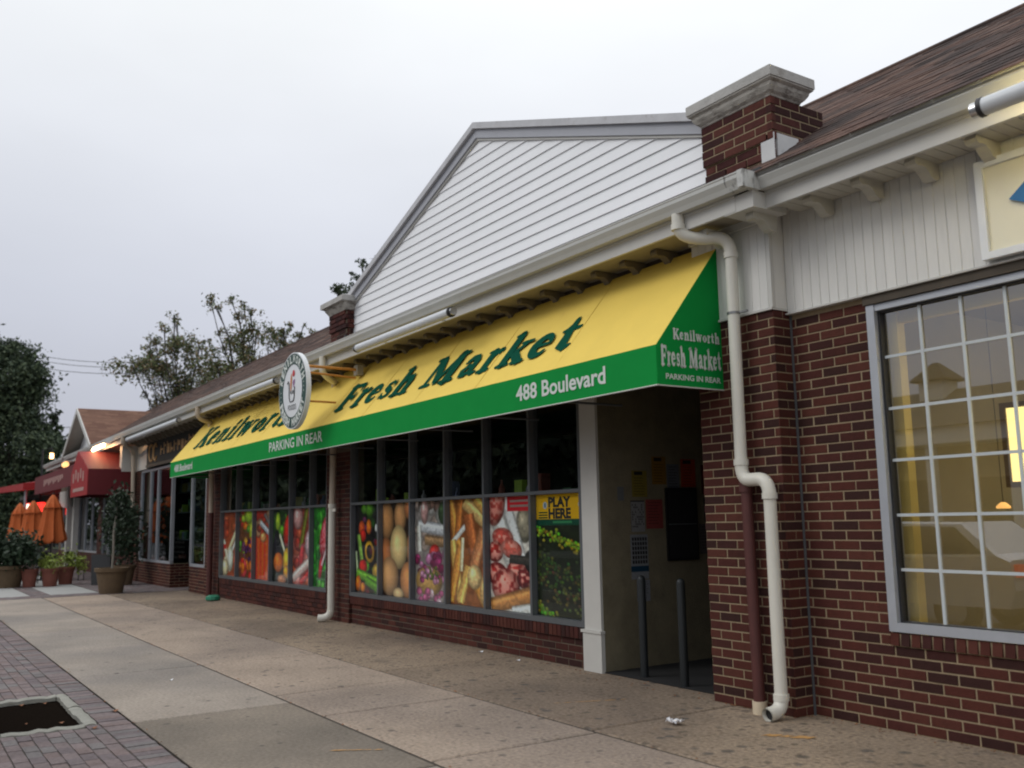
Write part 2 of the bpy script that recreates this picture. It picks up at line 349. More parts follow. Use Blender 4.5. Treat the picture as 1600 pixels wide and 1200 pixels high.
# ---- stroke lettering (fat old-style serif) in units of cap height
def arc(cx, cy, rx, ry, a0, a1, n=10): return [(cx+rx*math.cos(R(a0+(a1-a0)*i/n)), cy+ry*math.sin(R(a0+(a1-a0)*i/n))) for i in range(n+1)]
def st(pts, w):
    if isinstance(w, (int, float)): w = [w]*len(pts)
    elif len(w) == 2: w = [w[0]+(w[1]-w[0])*i/(len(pts)-1) for i in range(len(pts))]
    elif len(w) == 3:
        n = len(pts)-1; w = [(w[0]+(w[1]-w[0])*i/(n/2)) if i <= n/2 else (w[1]+(w[2]-w[1])*(i-n/2)/(n/2)) for i in range(n+1)]
    return (pts, w)
G = {
 'F': (.86, [st([(.24, .08), (.26, .5), (.24, .92)], .25), st([(.12, .935), (.78, .935)], .13), st([(.78, .93), (.80, .70)], [.14, .08]), st([(.3, .50), (.62, .50)], .12), st([(.62, .62), (.62, .38)], .09), st([(.08, .055), (.46, .055)], .11)]),
 'K': (1.02, [st([(.24, .08), (.26, .5), (.24, .92)], .25), st([(.08, .945), (.42, .945)], .11), st([(.08, .055), (.42, .055)], .11), st([(.36, .42), (.60, .68), (.80, .93)], [.12, .15]), st([(.44, .56), (.64, .34), (.86, .07)], [.2, .25]), st([(.62, .945), (.95, .945)], .10), st([(.66, .055), (1.02, .055)], .11)]),
 'M': (1.34, [st([(.20, .07), (.22, .9)], .13), st([(.06, .055), (.38, .055)], .11), st([(.08, .94), (.34, .94)], .12), st([(.30, .90), (.48, .5), (.62, .14)], [.24, .22]), st([(.64, .14), (.80, .5), (.98, .90)], [.12, .12]), st([(1.04, .07), (1.05, .5), (1.03, .9)], .27), st([(.96, .94), (1.24, .94)], .12), st([(.84, .055), (1.28, .055)], .11)]),
 'e': (.66, [st(arc(.33, .35, .215, .27, 10, 318, 18), [.09, .24, .10]), st([(.18, .36), (.52, .385)], .085)]),
 'r': (.58, [st([(.20, .07), (.21, .62)], .21), st([(.06, .64), (.24, .655)], .09), st([(.05, .05), (.38, .05)], .10), st([(.25, .40), (.32, .56), (.44, .60)], [.08, .2])]),
 's': (.56, [st([(.44, .56), (.30, .64), (.16, .56), (.16, .44), (.30, .36), (.42, .28), (.43, .15), (.28, .065), (.11, .14)], [.08, .19, .09]), st([(.46, .64), (.46, .46)], .06), st([(.09, .24), (.09, .07)], .06)]),
 'h': (.80, [st([(.20, .07), (.21, .95)], .21), st([(.06, .955), (.26, .965)], .09), st([(.05, .05), (.37, .05)], .10), st([(.26, .46), (.38, .62), (.52, .62), (.585, .48), (.585, .08)], [.08, .24, .20]), st([(.46, .05), (.76, .05)], .10)]),
 'n': (.80, [st([(.20, .07), (.21, .62)], .21), st([(.06, .64), (.24, .655)], .09), st([(.05, .05), (.37, .05)], .10), st([(.26, .46), (.38, .62), (.52, .62), (.585, .48), (.585, .08)], [.08, .24, .20]), st([(.46, .05), (.76, .05)], .10)]),
 'i': (.42, [st([(.21, .07), (.21, .62)], .21), st([(.06, .64), (.22, .655)], .09), st([(.04, .05), (.38, .05)], .10), st([(.205, .86), (.215, .87)], .24)]),
 'l': (.42, [st([(.21, .07), (.21, .95)], .21), st([(.06, .955), (.24, .965)], .09), st([(.04, .05), (.38, .05)], .10)]),
 'w': (1.08, [st([(.16, .62), (.33, .10)], .21), st([(.33, .08), (.50, .56)], .10), st([(.50, .62), (.70, .10)], .21), st([(.70, .08), (.90, .62)], .10), st([(.02, .645), (.32, .645)], .09), st([(.40, .645), (.62, .645)], .09), st([(.78, .645), (1.04, .645)], .09)]),
 'o': (.68, [st(arc(.34, .35, .215, .26, 90, 450, 22), [.13, .13]), st(arc(.34, .35, .22, .2, 140, 220, 6), .22), st(arc(.34, .35, .22, .2, -40, 40, 6), .22)]),
 't': (.52, [st([(.24, .90), (.23, .5), (.25, .18), (.38, .08), (.48, .14)], [.12, .26, .08]), st([(.05, .62), (.46, .64)], .10), st([(.08, .62), (.25, .88)], [.06, .06])]),
 'a': (.72, [st([(.14, .52), (.24, .63), (.40, .63), (.48, .5), (.48, .12), (.60, .07), (.68, .11)], [.14, .20, .09]), st([(.46, .36), (.28, .36), (.16, .24), (.20, .10), (.33, .08), (.46, .2)], [.09, .2, .09])]),
 'k': (.82, [st([(.20, .07), (.21, .95)], .21), st([(.06, .955), (.26, .965)], .09), st([(.05, .05), (.36, .05)], .10), st([(.30, .30), (.44, .44), (.60, .62)], [.1, .12]), st([(.36, .40), (.50, .25), (.66, .07)], [.17, .21]), st([(.46, .645), (.76, .645)], .09), st([(.52, .05), (.82, .05)], .10)]),
 ' ': (.42, []),
}
def serif_text(text, o, u, v, n, width, height, m, parent, name='lettering', gap=.045, wm=1.22):
    tot = sum(G[c][0]+gap for c in text)-gap; sx = width/tot; o, u, v, n = map(Vector, (o, u, v, n)); me = MB(); pen = 0; k = 0
    for c in text:
        adv, strokes = G[c]
        if c == ' ' and me.v: me.build(name, m, parent); me = MB()
        for pts, ws in strokes:
            k += 1; off = .0016+.0003*(k % 9); P = [Vector((pen+x, y)) for x, y in pts]; left = []; right = []
            for i, p in enumerate(P):
                t = (P[min(i+1, len(P)-1)]-P[max(i-1, 0)]).normalized(); nn = Vector((-t.y, t.x))*ws[i]*wm/2
                left.append(p+nn); right.append(p-nn)
            ring = [];
            t0 = (P[0]-P[1]).normalized(); t1 = (P[-1]-P[-2]).normalized()
            def capr(c0, t, r, sgn):
                a0 = math.atan2(t.y, t.x); return [c0+Vector((math.cos(a0+sgn*a), math.sin(a0+sgn*a)))*r*wm for a in (R(-60), R(-30), 0, R(30), R(60))]
            pts3 = lambda q: o+u*(q.x*sx)+v*(q.y*height)+n*off
            b = len(me.v); cnt = len(P)
            me.v += [tuple(pts3(q)) for q in left]+[tuple(pts3(q)) for q in right]
            for i in range(cnt-1): me.f.append((b+i, b+cnt+i, b+cnt+i+1, b+i+1))
            for (c0, t, r, li, ri) in ((P[0], t0, ws[0]/2, b, b+cnt), (P[-1], t1, ws[-1]/2, b+2*cnt-1, b+cnt-1)):
                cp = capr(c0, t, r, 1); bb = len(me.v); me.v += [tuple(pts3(q)) for q in cp]; me.f.append((ri, *range(bb, bb+5), li) if True else None)
        pen += adv+gap
    return me.build(name, m, parent)
def sans_text(text, o, u, v, n, width, height, m, parent, name='lettering', bold=.0, off=.002, center=False):
    cu = bpy.data.curves.new('t', 'FONT'); cu.body = text; cu.size = 1; cu.offset = bold; cu.resolution_u = 3
    ob = bpy.data.objects.new('t', cu); COL.objects.link(ob); dg = bpy.context.evaluated_depsgraph_get(); dg.update()
    me = bpy.data.meshes.new_from_object(ob.evaluated_get(dg)); bpy.data.objects.remove(ob)
    a = np.array([v_.co[:2] for v_ in me.vertices]); mn, mxx = a.min(0), a.max(0); fc = [tuple(p.vertices) for p in me.polygons]
    o, u, v, n = map(Vector, (o, u, v, n)); sy = height/(mxx[1]-mn[1]) if height else width/(mxx[0]-mn[0]); sx = width/(mxx[0]-mn[0]) if width else sy
    cxo = -(mxx[0]-mn[0])*sx/2 if center else 0
    b = MB().add([o+u*((x-mn[0])*sx+cxo)+v*((y-mn[1])*sy)+n*off for x, y in a], fc)
    bpy.data.meshes.remove(me)
    if ' ' in text and parent is not None:
        fx = sorted((min(a[i][0] for i in f), max(a[i][0] for i in f), f) for f in fc); words = []; reach = -1e9
        for lo, hi, f in fx:
            if lo > reach+.17: words.append([])
            words[-1].append(f); reach = max(reach, hi)
        for wf in words:
            ids = sorted({i for f in wf for i in f}); mp_ = {i: k for k, i in enumerate(ids)}
            o_ = MB().add([b.v[i] for i in ids], [tuple(mp_[i] for i in f) for f in wf]).build(name, m, parent)
        return o_
    return b.build(name, m, parent)

# ================================================================== GROUND
g = MB().add([(-400, -300, -.17), (300, -300, -.17), (300, 400, -.17), (-400, 400, -.17)], [(0, 1, 2, 3)]).build('ground', 'grass_ground', kind='structure')
MB().box(-300, 120, -13, .04, -.30, -.14).build('road', 'asphalt', kind='structure')
walk = MB().box(-90, 20, .2, 9, -.25, -.09).build('sidewalk', 'joint_dirt', kind='structure', loc=(-10, 3, -.25))
kerb = MB().box(-90, 20, .045, .195, -.25, 0).build('kerb', 'concrete_pale', kind='structure')
MB().box(-90, 20, -16.5, -13.2, -.25, -.01).build('far_sidewalk', 'concrete_pale', kind='structure')
for _a in ((-24.95, 6, 1.82, 6.3), (-60, -25.9, 1.82, 4.55), (-60, -10.31, .25, 1.56), (-8.55, 6, .25, 1.56), (-60, 6, 1.57, 1.80), (-60, -24.96, 4.6, 8.5), (-25.88, -24.96, 1.82, 4.59)): MB().box(*_a, -.1, -.008).build('joint_fill', 'joint_dirt', walk)
def slab(x0, x1, y0, y1, m, g_=.026):
    b = MB(); j = [random.uniform(-.003, .003) for _ in range(4)]; e = .012
    X0, X1, Y0, Y1 = x0+g_/2, x1-g_/2, y0+g_/2, y1-g_/2
    z = [0+j[0], j[1], j[2], j[3]]
    b.add([(X0, Y0, -.028), (X1, Y0, -.028), (X1, Y1, -.028), (X0, Y1, -.028), (X0, Y0, z[0]-.008), (X1, Y0, z[1]-.008), (X1, Y1, z[2]-.008), (X0, Y1, z[3]-.008),
           (X0+e, Y0+e, z[0]), (X1-e, Y0+e, z[1]), (X1-e, Y1-e, z[2]), (X0+e, Y1-e, z[3])],
          [(8, 9, 10, 11), (4, 5, 9, 8), (5, 6, 10, 9), (6, 7, 11, 10), (7, 4, 8, 11), (0, 1, 5, 4), (1, 2, 6, 5), (2, 3, 7, 6), (3, 0, 4, 7)])
    return b.build('slab', m, walk)
def strip(xs, y0, y1, ms):
    for i in range(len(xs)-1): slab(xs[i+1], xs[i], y0, y1, ms[i % len(ms)])
strip([6, 2, -2.9, -5.75, -8.5], 1.81, 3.17, ['concrete_grey', 'concrete_grey', 'concrete_grey', 'concrete_dark'])
strip([-8.5, -11.4, -14.1, -16.8, -19.5, -22.2, -24.9], 1.81, 3.17, ['concrete_grey'])
strip([6, 2, -2.5, -5.85, -7.75, -8.95, -11.4, -14.1, -16.8, -19.5, -22.2, -24.9], 3.17, 4.6, ['concrete_pink'])
strip([6, 2, -2.5, -5.92, -9.6, -13.4, -17.2, -21, -24.9], 4.6, 6.6, ['concrete_brown'])
# brick band across and the paler pavement beyond
pv = lambda x0, x1, y0, y1: MB().box(x0, x1, y0, y1, -.028, random.uniform(-.004, .002)).mesh('paver', 'paver', Vector(((x0+x1)/2, (y0+y1)/2, 0)))
pm = [MB().box(-.098, .098, -.048, .048, -.028, 0).mesh('paver', 'paver') for _ in range(1)][0]
pms = MB().box(-.052, .052, -.109, .109, -.028, 0).mesh('paver', 'paver')
jm = MB(); cnt = 0
def in_pit(x, y): return -10.32 < x < -8.56 and y < 1.55
field = []
y = .26; r = 0
while y < 1.56:
    x = -5.0-(r % 2)*.1
    while x > -60:
        if not in_pit(x, y): field.append((x, y))
        x -= .2065
    y += .1045; r += 1
field.sort(key=lambda p: (p[0] < -24, -(p[1] > .72), -p[0]))
for i, (x, y) in enumerate(field):
    z = random.uniform(-.004, .003)
    if i < 215: inst('paver', pm, (x, y, z), walk, (0, 0, random.uniform(-.02, .02)))
    else: jm.box(x-.098, x+.098, y-.048, y+.048, -.028, z)
x = -6; i = 0
while x > -60:
    z = random.uniform(-.004, .003)
    if -8 > x > -16.5: inst('paver', pms, (x, 1.685, z), walk)
    else: jm.box(x-.052, x+.052, 1.576, 1.794, -.028, z)
    x -= .11
for k in range(4):
    yy = 1.83
    while yy < 4.5:
        jm.box(-25.02-.21*k-.195, -25.02-.21*k, yy, yy+.098, -.028, random.uniform(-.004, .002)); yy += .104
for xx in np.arange(-25.9, -45, -.21):
    for k in range(4): jm.box(xx-.2, xx, 3.05+k*.104, 3.05+k*.104+.098, -.028, random.uniform(-.004, .002))
for yy in np.arange(4.62, 8.4, .105):
    for xx in np.arange(-25.0, -46, -.21): jm.box(xx-.2, xx, yy, yy+.098, -.028, random.uniform(-.004, .002))
jm.build('paver', 'paver', walk, kind='stuff')
for x0 in (-25.86, -29.5, -33.1, -36.7, -40.3): 
    slab(x0-3.6, x0, 1.81, 3.05, 'concrete_pale'); slab(x0-3.6, x0, 3.47, 4.6, 'concrete_pale')
slab(-60, -46, 1.81, 8.8, 'concrete_pale')
# tree pit
pit = thing('tree_pit', (-9.45, .9, 0), 'square tree pit of bare dark soil with a pale stone edge, among the brick pavers', 'tree pit')
b = MB(); nx, ny = 28, 22
for i in range(nx+1):
    for j in range(ny+1): b.v.append((-10.2+1.56*i/nx, .22+1.26*j/ny, -.035+random.uniform(-.010, .010)))
b.f = [(i*(ny+1)+j, (i+1)*(ny+1)+j, (i+1)*(ny+1)+j+1, i*(ny+1)+j+1) for i in range(nx) for j in range(ny)]
b.build('soil', 'soil', pit, smooth=True)
for k in range(5):
    x, y, s_ = random.uniform(-10.1, -8.75), random.uniform(.85, 1.4), random.uniform(.02, .04); MB().add([(x-s_, y, -.012), (x, y-s_*.6, -.005), (x+s_, y, -.012), (x, y+s_*.7, -.002)], [(0, 1, 2), (0, 2, 3)]).build('dead_leaf', 'leaf_litter', pit)
def edge_piece(x0, x1, y0, y1):
    b = MB(); n = 9; alongx = (x1-x0) > (y1-y0)
    for i in range(n+1):
        t = i/n; jj = [random.uniform(-.009, .009) for _ in range(2)]; z = .016+random.uniform(-.008, .008)
        if alongx: x = x0+(x1-x0)*t; q = [(x, y0+jj[0]), (x, y1+jj[1])]
        else: y = y0+(y1-y0)*t; q = [(x0+jj[0], y), (x1+jj[1], y)]
        b.v += [(*q[0], -.03), (*q[0], z-.012), ((q[0][0]*.7+q[1][0]*.3), (q[0][1]*.7+q[1][1]*.3), z), ((q[0][0]*.3+q[1][0]*.7), (q[0][1]*.3+q[1][1]*.7), z), (*q[1], z-.012), (*q[1], -.03)]
    for i in range(n):
        for k in range(5): b.f.append((i*6+k, (i+1)*6+k, (i+1)*6+k+1, i*6+k+1))
    b.f += [tuple(range(6)), tuple(range(n*6, n*6+6))]
    return b.build('edging_stone', 'edging', pit, smooth=True)
edge_piece(-10.3, -9.5, 1.47, 1.56); edge_piece(-9.48, -8.6, 1.46, 1.56); edge_piece(-10.3, -10.2, .24, .85); edge_piece(-10.3, -10.2, .87, 1.46)
edge_piece(-8.66, -8.56, .24, .82); edge_piece(-8.66, -8.56, .85, 1.45)
# paint marks
def blot(pts, wd, m, z):
    b = MB(); n = 14
    for i in range(n+1):
        t = i/n; x = pts[0][0]+(pts[1][0]-pts[0][0])*t; y = pts[0][1]+(pts[1][1]-pts[0][1])*t; w_ = wd*(.4+.8*random.random())
        b.v += [(x, y-w_, z), (x, y+w_, z)]
    b.f = [(2*i, 2*i+1, 2*i+3, 2*i+2) for i in range(n) if random.random() < .8]
    b.build('paint_mark', m, walk)
blot([(-6.95, 5.0), (-6.7, 5.6)], .025, 'paint_orange', .0042)
blot([(-6.55, 2.75), (-6.35, 3.05)], .022, 'paint_orange', .0042); blot([(-5.0, 5.5), (-4.7, 5.7)], .05, 'paint_orange', .0042)

# ================================================================== RIGHT SHOP
shop = thing('shop_building', (-2, 6.6, 0), 'brick shop at the right with white boarded upper wall and large gridded window', 'building')
YW = 6.356
wall = MB()
wall.box(-5.23, -4.47, YW, 6.56, -.2, 3.29).box(-4.47, 2.6, YW, 6.56, -.2, .62).box(1.4, 2.6, YW, 6.56, .62, 3.29)
wall = wall.build('wall', 'mortar', shop)
def keep(z):
    if z < .62: return [(-5.235, 1.0)]
    return [(-5.235, -4.487)]
lay = rows_layout(-5.235, 1.0, 0, 3.2551, keep, .3)
vis = [q for q in lay if q[1] < -2.6 and not (q[0] > -3.2)]; vis = [q for q in lay if q[0] < -3.0]
rest = [q for q in lay if q[0] >= -3.0]
bricks_x(wall, vis, YW); bricks_x(wall, rest, YW, joined=True)
# rowlock sill bricks
MB().box(-4.475, -2.86, YW-.012, YW+.05, .622, .712).build('sill_mortar', 'mortar', wall)
sb = MB().box(-.034, .034, -.035, .06, -.046, .046).mesh('sill_brick', 'brick')
x = -4.44
while x < 1.2:
    if x < -2.9: inst('sill_brick', sb, (x, YW+.01, .667), wall, (R(-7), 0, 0))
    x += .087
MB().box(-2.85, 1.2, YW-.02, YW+.07, .62, .715).build('sill_course', 'brick', wall)
# window
win = MB().box(-4.475, -4.405, 6.325, 6.45, .725, 3.215).box(-4.405, 1.3, 6.325, 6.45, .725, .79).box(-4.405, 1.3, 6.335, 6.45, 3.165, 3.215).box(1.3, 1.37, 6.325, 6.45, .725, 3.215).build('window', 'frame_light', shop)
MB().box(-4.405, -4.385, 6.37, 6.44, .79, 3.165).box(-4.385, 1.3, 6.37, 6.44, .79, .80).box(-4.385, 1.3, 6.37, 6.44, 3.15, 3.165).build('gasket', 'black_rubber', win)
MB().box(-4.385, 1.3, 6.405, 6.411, .80, 3.15).build('pane', 'glass_shop', win)
for i in range(14):
    x = -4.063+i*.327
    if x < 1.2: MB().box(x-.011, x+.011, 6.390, 6.404, .80, 3.15).build('muntin', 'muntin', win)
for z in (1.178, 1.585, 2.0, 2.397, 2.80): MB().box(-4.385, 1.3, 6.393, 6.4015, z-.011, z+.011).build('muntin', 'muntin', win)
box('window_head', 'head_brown', shop, -4.49, 1.45, 6.31, 6.5, 3.22, 3.288)
# cladding boards
clad = box('upper_wall', 'cladding', shop, -5.23, 2.6, 6.32, 6.56, 3.292, 4.3)
x = -5.232; i = 0
while x < 2.2:
    wd = .088
    if x < -2.5: MB().add([(x+.001, 6.32, 3.30), (x+wd-.002, 6.32, 3.30), (x+wd-.002, 6.32, 4.2), (x+.001, 6.32, 4.2), (x+.005, 6.313, 3.30), (x+wd-.006, 6.313, 3.30), (x+wd-.006, 6.313, 4.2), (x+.005, 6.313, 4.2)],
        [(4, 5, 6, 7), (0, 4, 7, 3), (5, 1, 2, 6), (0, 1, 5, 4), (7, 6, 2, 3)]).build('cladding_board', 'cladding', clad)
    x += wd
box('frieze', 'white_trim', clad, -5.2, 2.6, 6.27, 6.33, 4.19, 4.26)
box('bottom_trim', 'white_trim', clad, -5.23, 2.6, 6.285, 6.34, 3.289, 3.302)
# room
MB().box(-4.5, 2, 9.9, 10, 0, 3.6).box(-4.6, -4.5, 6.57, 10, 0, 3.6).box(2, 2.1, 6.57, 10, 0, 3.6).box(-4.6, 2.1, 6.57, 10, 3.3, 3.4).build('room_wall', 'room_beige', shop)
MB().box(-4.5, 2, 6.57, 9.9, -.01, .02).build('room_floor', 'room_brown', shop)
MB().box(-4.5, 2, 9.8, 9.9, .02, 1.25).build('counter_panel', 'room_brown', shop)
box('jamb', 'jamb_yellow', shop, -4.47, -4.31, 6.47, 6.565, .62, 3.29)
box('room_header', 'jamb_yellow', shop, -4.31, 1.4, 6.50, 6.565, 3.07, 3.29)
MB().box(-2.2, -1.9, 7.0, 9.6, 3.26, 3.295).build('room_light', 'room_lamp', shop)
# ------ roof helper
A0 = Vector((0, 5.74, 4.375)); RIDGE_Y, RIDGE_Z = 9.0, 6.5
sv = Vector((0, RIDGE_Y-A0.y, RIDGE_Z-A0.z)); SL = sv.length; sv.normalize(); sn = Vector((1, 0, 0)).cross(sv)
def roof_part(parent, x0, x1, indiv, m='shingle'):
    T = Vector((0, RIDGE_Y, RIDGE_Z)); e0 = A0-sn*.03; e1 = T-sn*.03
    base = MB().add([(x0, e0.y, e0.z), (x1, e0.y, e0.z), (x1, e1.y, e1.z), (x0, e1.y, e1.z), (x0, 2*RIDGE_Y-e0.y, e0.z), (x1, 2*RIDGE_Y-e0.y, e0.z)], [(0, 1, 2, 3), (3, 2, 5, 4), (0, 3, 4), (1, 5, 2)]).build('roof', m, parent)
    W, EX = .33, .14; ci = 0; nrow = int(SL/EX)+1; jm = MB()
    for r in range(nrow):
        x = x0-(r % 3)*W/3
        while x < x1:
            a, b_ = max(x+.004, x0), min(x+W-.004, x1)
            if b_-a > .05:
                s0 = r*EX-random.uniform(0, .012); s1 = min(s0+EX+.07, SL); t = random.uniform(-.004, .003)
                def P(xx, s, h): return (xx, A0.y+sv.y*s+sn.y*h, A0.z+sv.z*s+sn.z*h)
                vs = [P(a, s0, 0), P(b_, s0, 0), P(a, s0, t+.008), P(b_, s0, t+.008), P(b_, s1, .002), P(a, s1, .002)]
                fs = [(0, 1, 3, 2), (2, 3, 4, 5), (0, 2, 5), (1, 4, 3)]
                if indiv and -6.6+.04*r > a-.0 > -99 and False: pass
                if indiv and ci < 295 and -5.9-.045*r < a < -3.15-.045*r: ci += 1; MB().add(vs, fs).build('shingle', m, base)
                else: jm.add(vs, fs)
            x += W
    if jm.v: jm.build('shingle', m, base, kind='stuff')
    MB().tube([(x0, RIDGE_Y, RIDGE_Z+.0), (x1, RIDGE_Y, RIDGE_Z+.0)], .035, 8).build('ridge_cap', m, base)
    return base
roof_part(shop, -7.4, 2.6, True)
# ------ eave helper
def gutter_prof(y, z): return [(y, z), (y-.0, z-.012), (y+.006, z-.018), (y+.006, z-.05), (y+.03, z-.095), (y+.045, z-.135), (y+.13, z-.135), (y+.13, z-.004), (y+.125, z-.004), (y+.125, z-.12), (y+.05, z-.12), (y+.015, z-.05), (y+.015, z)]
def eave(parent, x0, x1, y, z=4.385, wall_y=6.3, rn=None, soffit=True, sm='soffit_paint'):
    MB().prismx(gutter_prof(y, z), x0, x1).build('gutter', 'gutter_paint', parent, smooth=False)
    for k in range(int((x1-x0)/.9)): MB().box(x0+.4+k*.9, x0+.412+k*.9, y-.004, y+.126, z-.006, z+.008).build('gutter_strap', 'gutter_paint', parent)
    MB().box(x0, x1, y+.131, y+.165, z-.275, z-.01).build('fascia', 'white_trim', parent)
    MB().box(x0, x1, y+.118, y+.131, z-.160, z-.137).build('fascia_trim', 'white_trim', parent)
    if soffit:
        s = MB().box(x0, x1, y+.165, wall_y, z-.235, z-.225).build('soffit', sm, parent)
        return s
def soffit_boards(s, x0, x1, ya, yb, z):
    x = x0
    while x < x1:
        MB().box(x+.003, min(x+.095, x1), ya, yb, z-.008, z-.0005).build('soffit_board', 'soffit_paint', s); x += .1
_br = {}
_prof = [(y_*.8, z_*.82) for y_, z_ in [(0, 0), (-.36, 0), (-.37, -.035), (-.355, -.065), (-.32, -.075), (-.27, -.065), (-.22, -.07), (-.17, -.10), (-.13, -.145), (-.08, -.165), (-.03, -.16), (0, -.14)]]
def bracket(parent, x, wy, z=4.15, m='soffit_paint'):
    if m not in _br: _br[m] = MB().prismx(_prof, -.042, .042).mesh('bracket', m)
    inst('bracket', _br[m], (x, wy, z), parent)
s = eave(shop, -5.03, 2.6, 5.76, 4.385)
soffit_boards(s, -5.0, -2.3, 5.93, 6.3, 4.15)
for k in range(7): bracket(shop, -4.72+k*.462, 6.30, 4.142)

# ================================================================== PIER + CHIMNEY between the shops
pier = thing('brick_pier', (-5.69, 6.3, 0), 'brick pier with white boarded top and capped chimney, right of the yellow awning', 'pier')
PX0, PX1, PY = -6.14, -5.24, 6.14
core = MB().box(PX0, PX1, PY, 6.9, -.2, 3.33).build('pier_shaft', 'mortar', pier)
lay = rows_layout(PX0-.004, PX1+.004, 0, 3.3325)
bricks_x(core, lay, PY)
lay = rows_layout(PY-.003, 6.352, 0, 3.3325, None, .5)
bricks_y(core, lay, PX1)
box('sealant', 'frame_grey', core, PX1+.008, PX1+.02, 6.335, 6.355, 0, 3.29)
up_ = MB().box(PX0-.01, PX1+.005, PY-.005, 6.5, 3.335, 4.2).build('pier_cladding', 'cladding', pier)
x = PX0-.01
while x < PX1-.03:
    MB().box(x+.001, min(x+.086, PX1+.004), PY-.012, PY-.004, 3.345, 4.14).build('cladding_board', 'cladding', up_); x += .088
MB().box(PX1-.02, PX1+.02, PY-.022, PY+.02, 3.34, 4.14).build('corner_trim', 'white_trim', up_)
MB().box(PX0-.02, PX1+.016, PY-.03, PY+.3, 3.322, 3.341).build('drip_trim', 'white_trim', up_)
MB().box(PX0, PX1+.01, PY-.06, PY-.02, 4.09, 4.15).build('frieze', 'white_trim', up_)
# chimney
ch = MB().box(-5.82, -5.055, 6.045, 6.7, 4.2, 5.13).build('chimney', 'mortar', pier)
c0 = 4.28
MB().box(-5.82-.019, -5.055+.019, 6.045-.019, 6.7, c0+6*CH+.004, 5.128).build('chimney_mortar', 'mortar', ch)
for fr, (xa, xb, yf) in enumerate([(-5.826, -5.049, 6.045)]):
    lay = rows_layout(xa, xb, c0, c0+11*CH); 
    for q in lay:
        out_ = 0 if c0+4.9*CH > q[2] > c0+3.9*CH else 0
        row = int((q[2]-c0)/CH); pr = .024 if row >= 6 else (.014 if row in (4,) else .006)
        a, b_, z = q
        if a <= xa+.01: a -= pr
        if b_ >= xb-.01: b_ += pr
        inst('brick', brick_mesh(b_-a, CH-J, .05, 'brick_old'), ((a+b_)/2, yf-pr+.05, z), ch)
    lay = rows_layout(6.03, 6.70, c0, c0+11*CH, None, .5)
    for a, b_, z in lay:
        row = int((z-c0)/CH); pr = .024 if row >= 6 else (.014 if row in (4,) else .006)
        if a < 6.04: a = 6.045-pr+.001
        inst('brick', brick_mesh(b_-a, CH-J, .05, 'brick_old'), (-5.055+pr-.05, (a+b_)/2, z), ch, (0, 0, R(90)))
def loop_prism(b, prof, x0, x1, y0, y1):   # stepped cap: prof=[(outset,z)]
    base = len(b.v)
    for o_, z in prof: b.v += [(x0-o_, y0-o_, z), (x1+o_, y0-o_, z), (x1+o_, y1+o_, z), (x0-o_, y1+o_, z)]
    for i in range(len(prof)-1):
        for k in range(4): b.f.append((base+i*4+k, base+i*4+(k+1) % 4, base+(i+1)*4+(k+1) % 4, base+(i+1)*4+k))
    b.f += [(base+3, base+2, base+1, base), tuple(base+(len(prof)-1)*4+k for k in range(4))]; return b
loop_prism(MB(), [(.024, 5.13), (.032, 5.145), (.055, 5.165), (.078, 5.20), (.085, 5.225), (.11, 5.245), (.11, 5.255)], -5.82, -5.055, 6.045, 6.38).build('cap_moulding', 'cap_peel', ch)
loop_prism(MB(), [(.105, 5.256), (.118, 5.26), (.118, 5.345), (.105, 5.355)], -5.82, -5.055, 6.045, 6.38).build('cap', 'cap_stone', ch)
MB().box(-5.052, -5.020, 6.07, 6.34, 4.60, 4.80).box(-5.165, -5.02, 6.026, 6.034, 4.55, 4.80).build('flashing', 'flashing_white', ch)
MB().slab([(-5.02, 6.05, 4.5), (-4.98, 6.45, 4.5), (-4.98, 6.6, 4.80), (-5.02, 6.2, 4.68)], (.012, 0, 0)).box(-5.4, -4.98, 5.78, 6.03, 4.395, 4.43).build('flashing', 'flashing', ch)
# gutter corner box where the eaves meet
MB().prismx(gutter_prof(5.60, 4.385), -5.22, -5.06).build('gutter_joint', 'gutter_stain', pier)
MB().box(-5.06, -5.0, 5.59, 5.80, 4.24, 4.385).build('gutter_joint', 'gutter_stain', pier)
MB().box(-5.35, -5.03, 5.735, 6.14, 4.10, 4.24).build('eave_return', 'white_trim', pier)
bracket(pier, -5.16, 6.12, 4.10)
bracket(pier, -5.70, 6.12, 4.10)

# ================================================================== MARKET BUILDING
mk = thing('market_building', (-14, 6.6, 0), 'grocery shop with white sided gable and picture-covered windows under the long awning', 'building')
XL, XR = -22.2, -6.14
mw = MB()
YM = 6.372
mw.box(-22.3, -21.72, YM-.03, 6.6, -.2, 3.6).box(-21.72, -15.42, YM+.02, 6.6, -.2, .40).box(-15.42, -14.45, YM-.03, 6.6, -.2, 3.6).box(-14.45, -8.22, YM+.02, 6.6, -.2, .40)
mwall = mw.build('wall', 'mortar_dark', mk)
layB = rows_layout(-14.44, -8.23, 0, 4*CH); bricks_x(mwall, layB, YM+.02)
layP = rows_layout(-15.42, -14.45, 0, 3.57, None, .25); pA = [q for q in layP if q[2] < 2.8]
bricks_x(mwall, pA, YM-.03); bricks_y(mwall, rows_layout(YM-.03, 6.46, 0, 2.8, None, .25), -14.45, joined=True)
bricks_x(mwall, rows_layout(-21.71, -15.43, 0, 4*CH)+rows_layout(-22.3, -21.72, 0, 3.0), YM, joined=True)
bricks_x(mwall, rows_layout(-22.3, -21.72, 0, 3.0), YM-.03, joined=True)
jm = MB()
for (a, b_) in ((-14.44, -8.23), (-21.71, -15.43)):
    x = a
    while x < b_-.06: jm.box(x+.004, x+.071, YM-.02, YM+.1, 4*CH+.006, .435); x += .079
jm.build('sill_course', 'brick', mwall, kind='stuff')
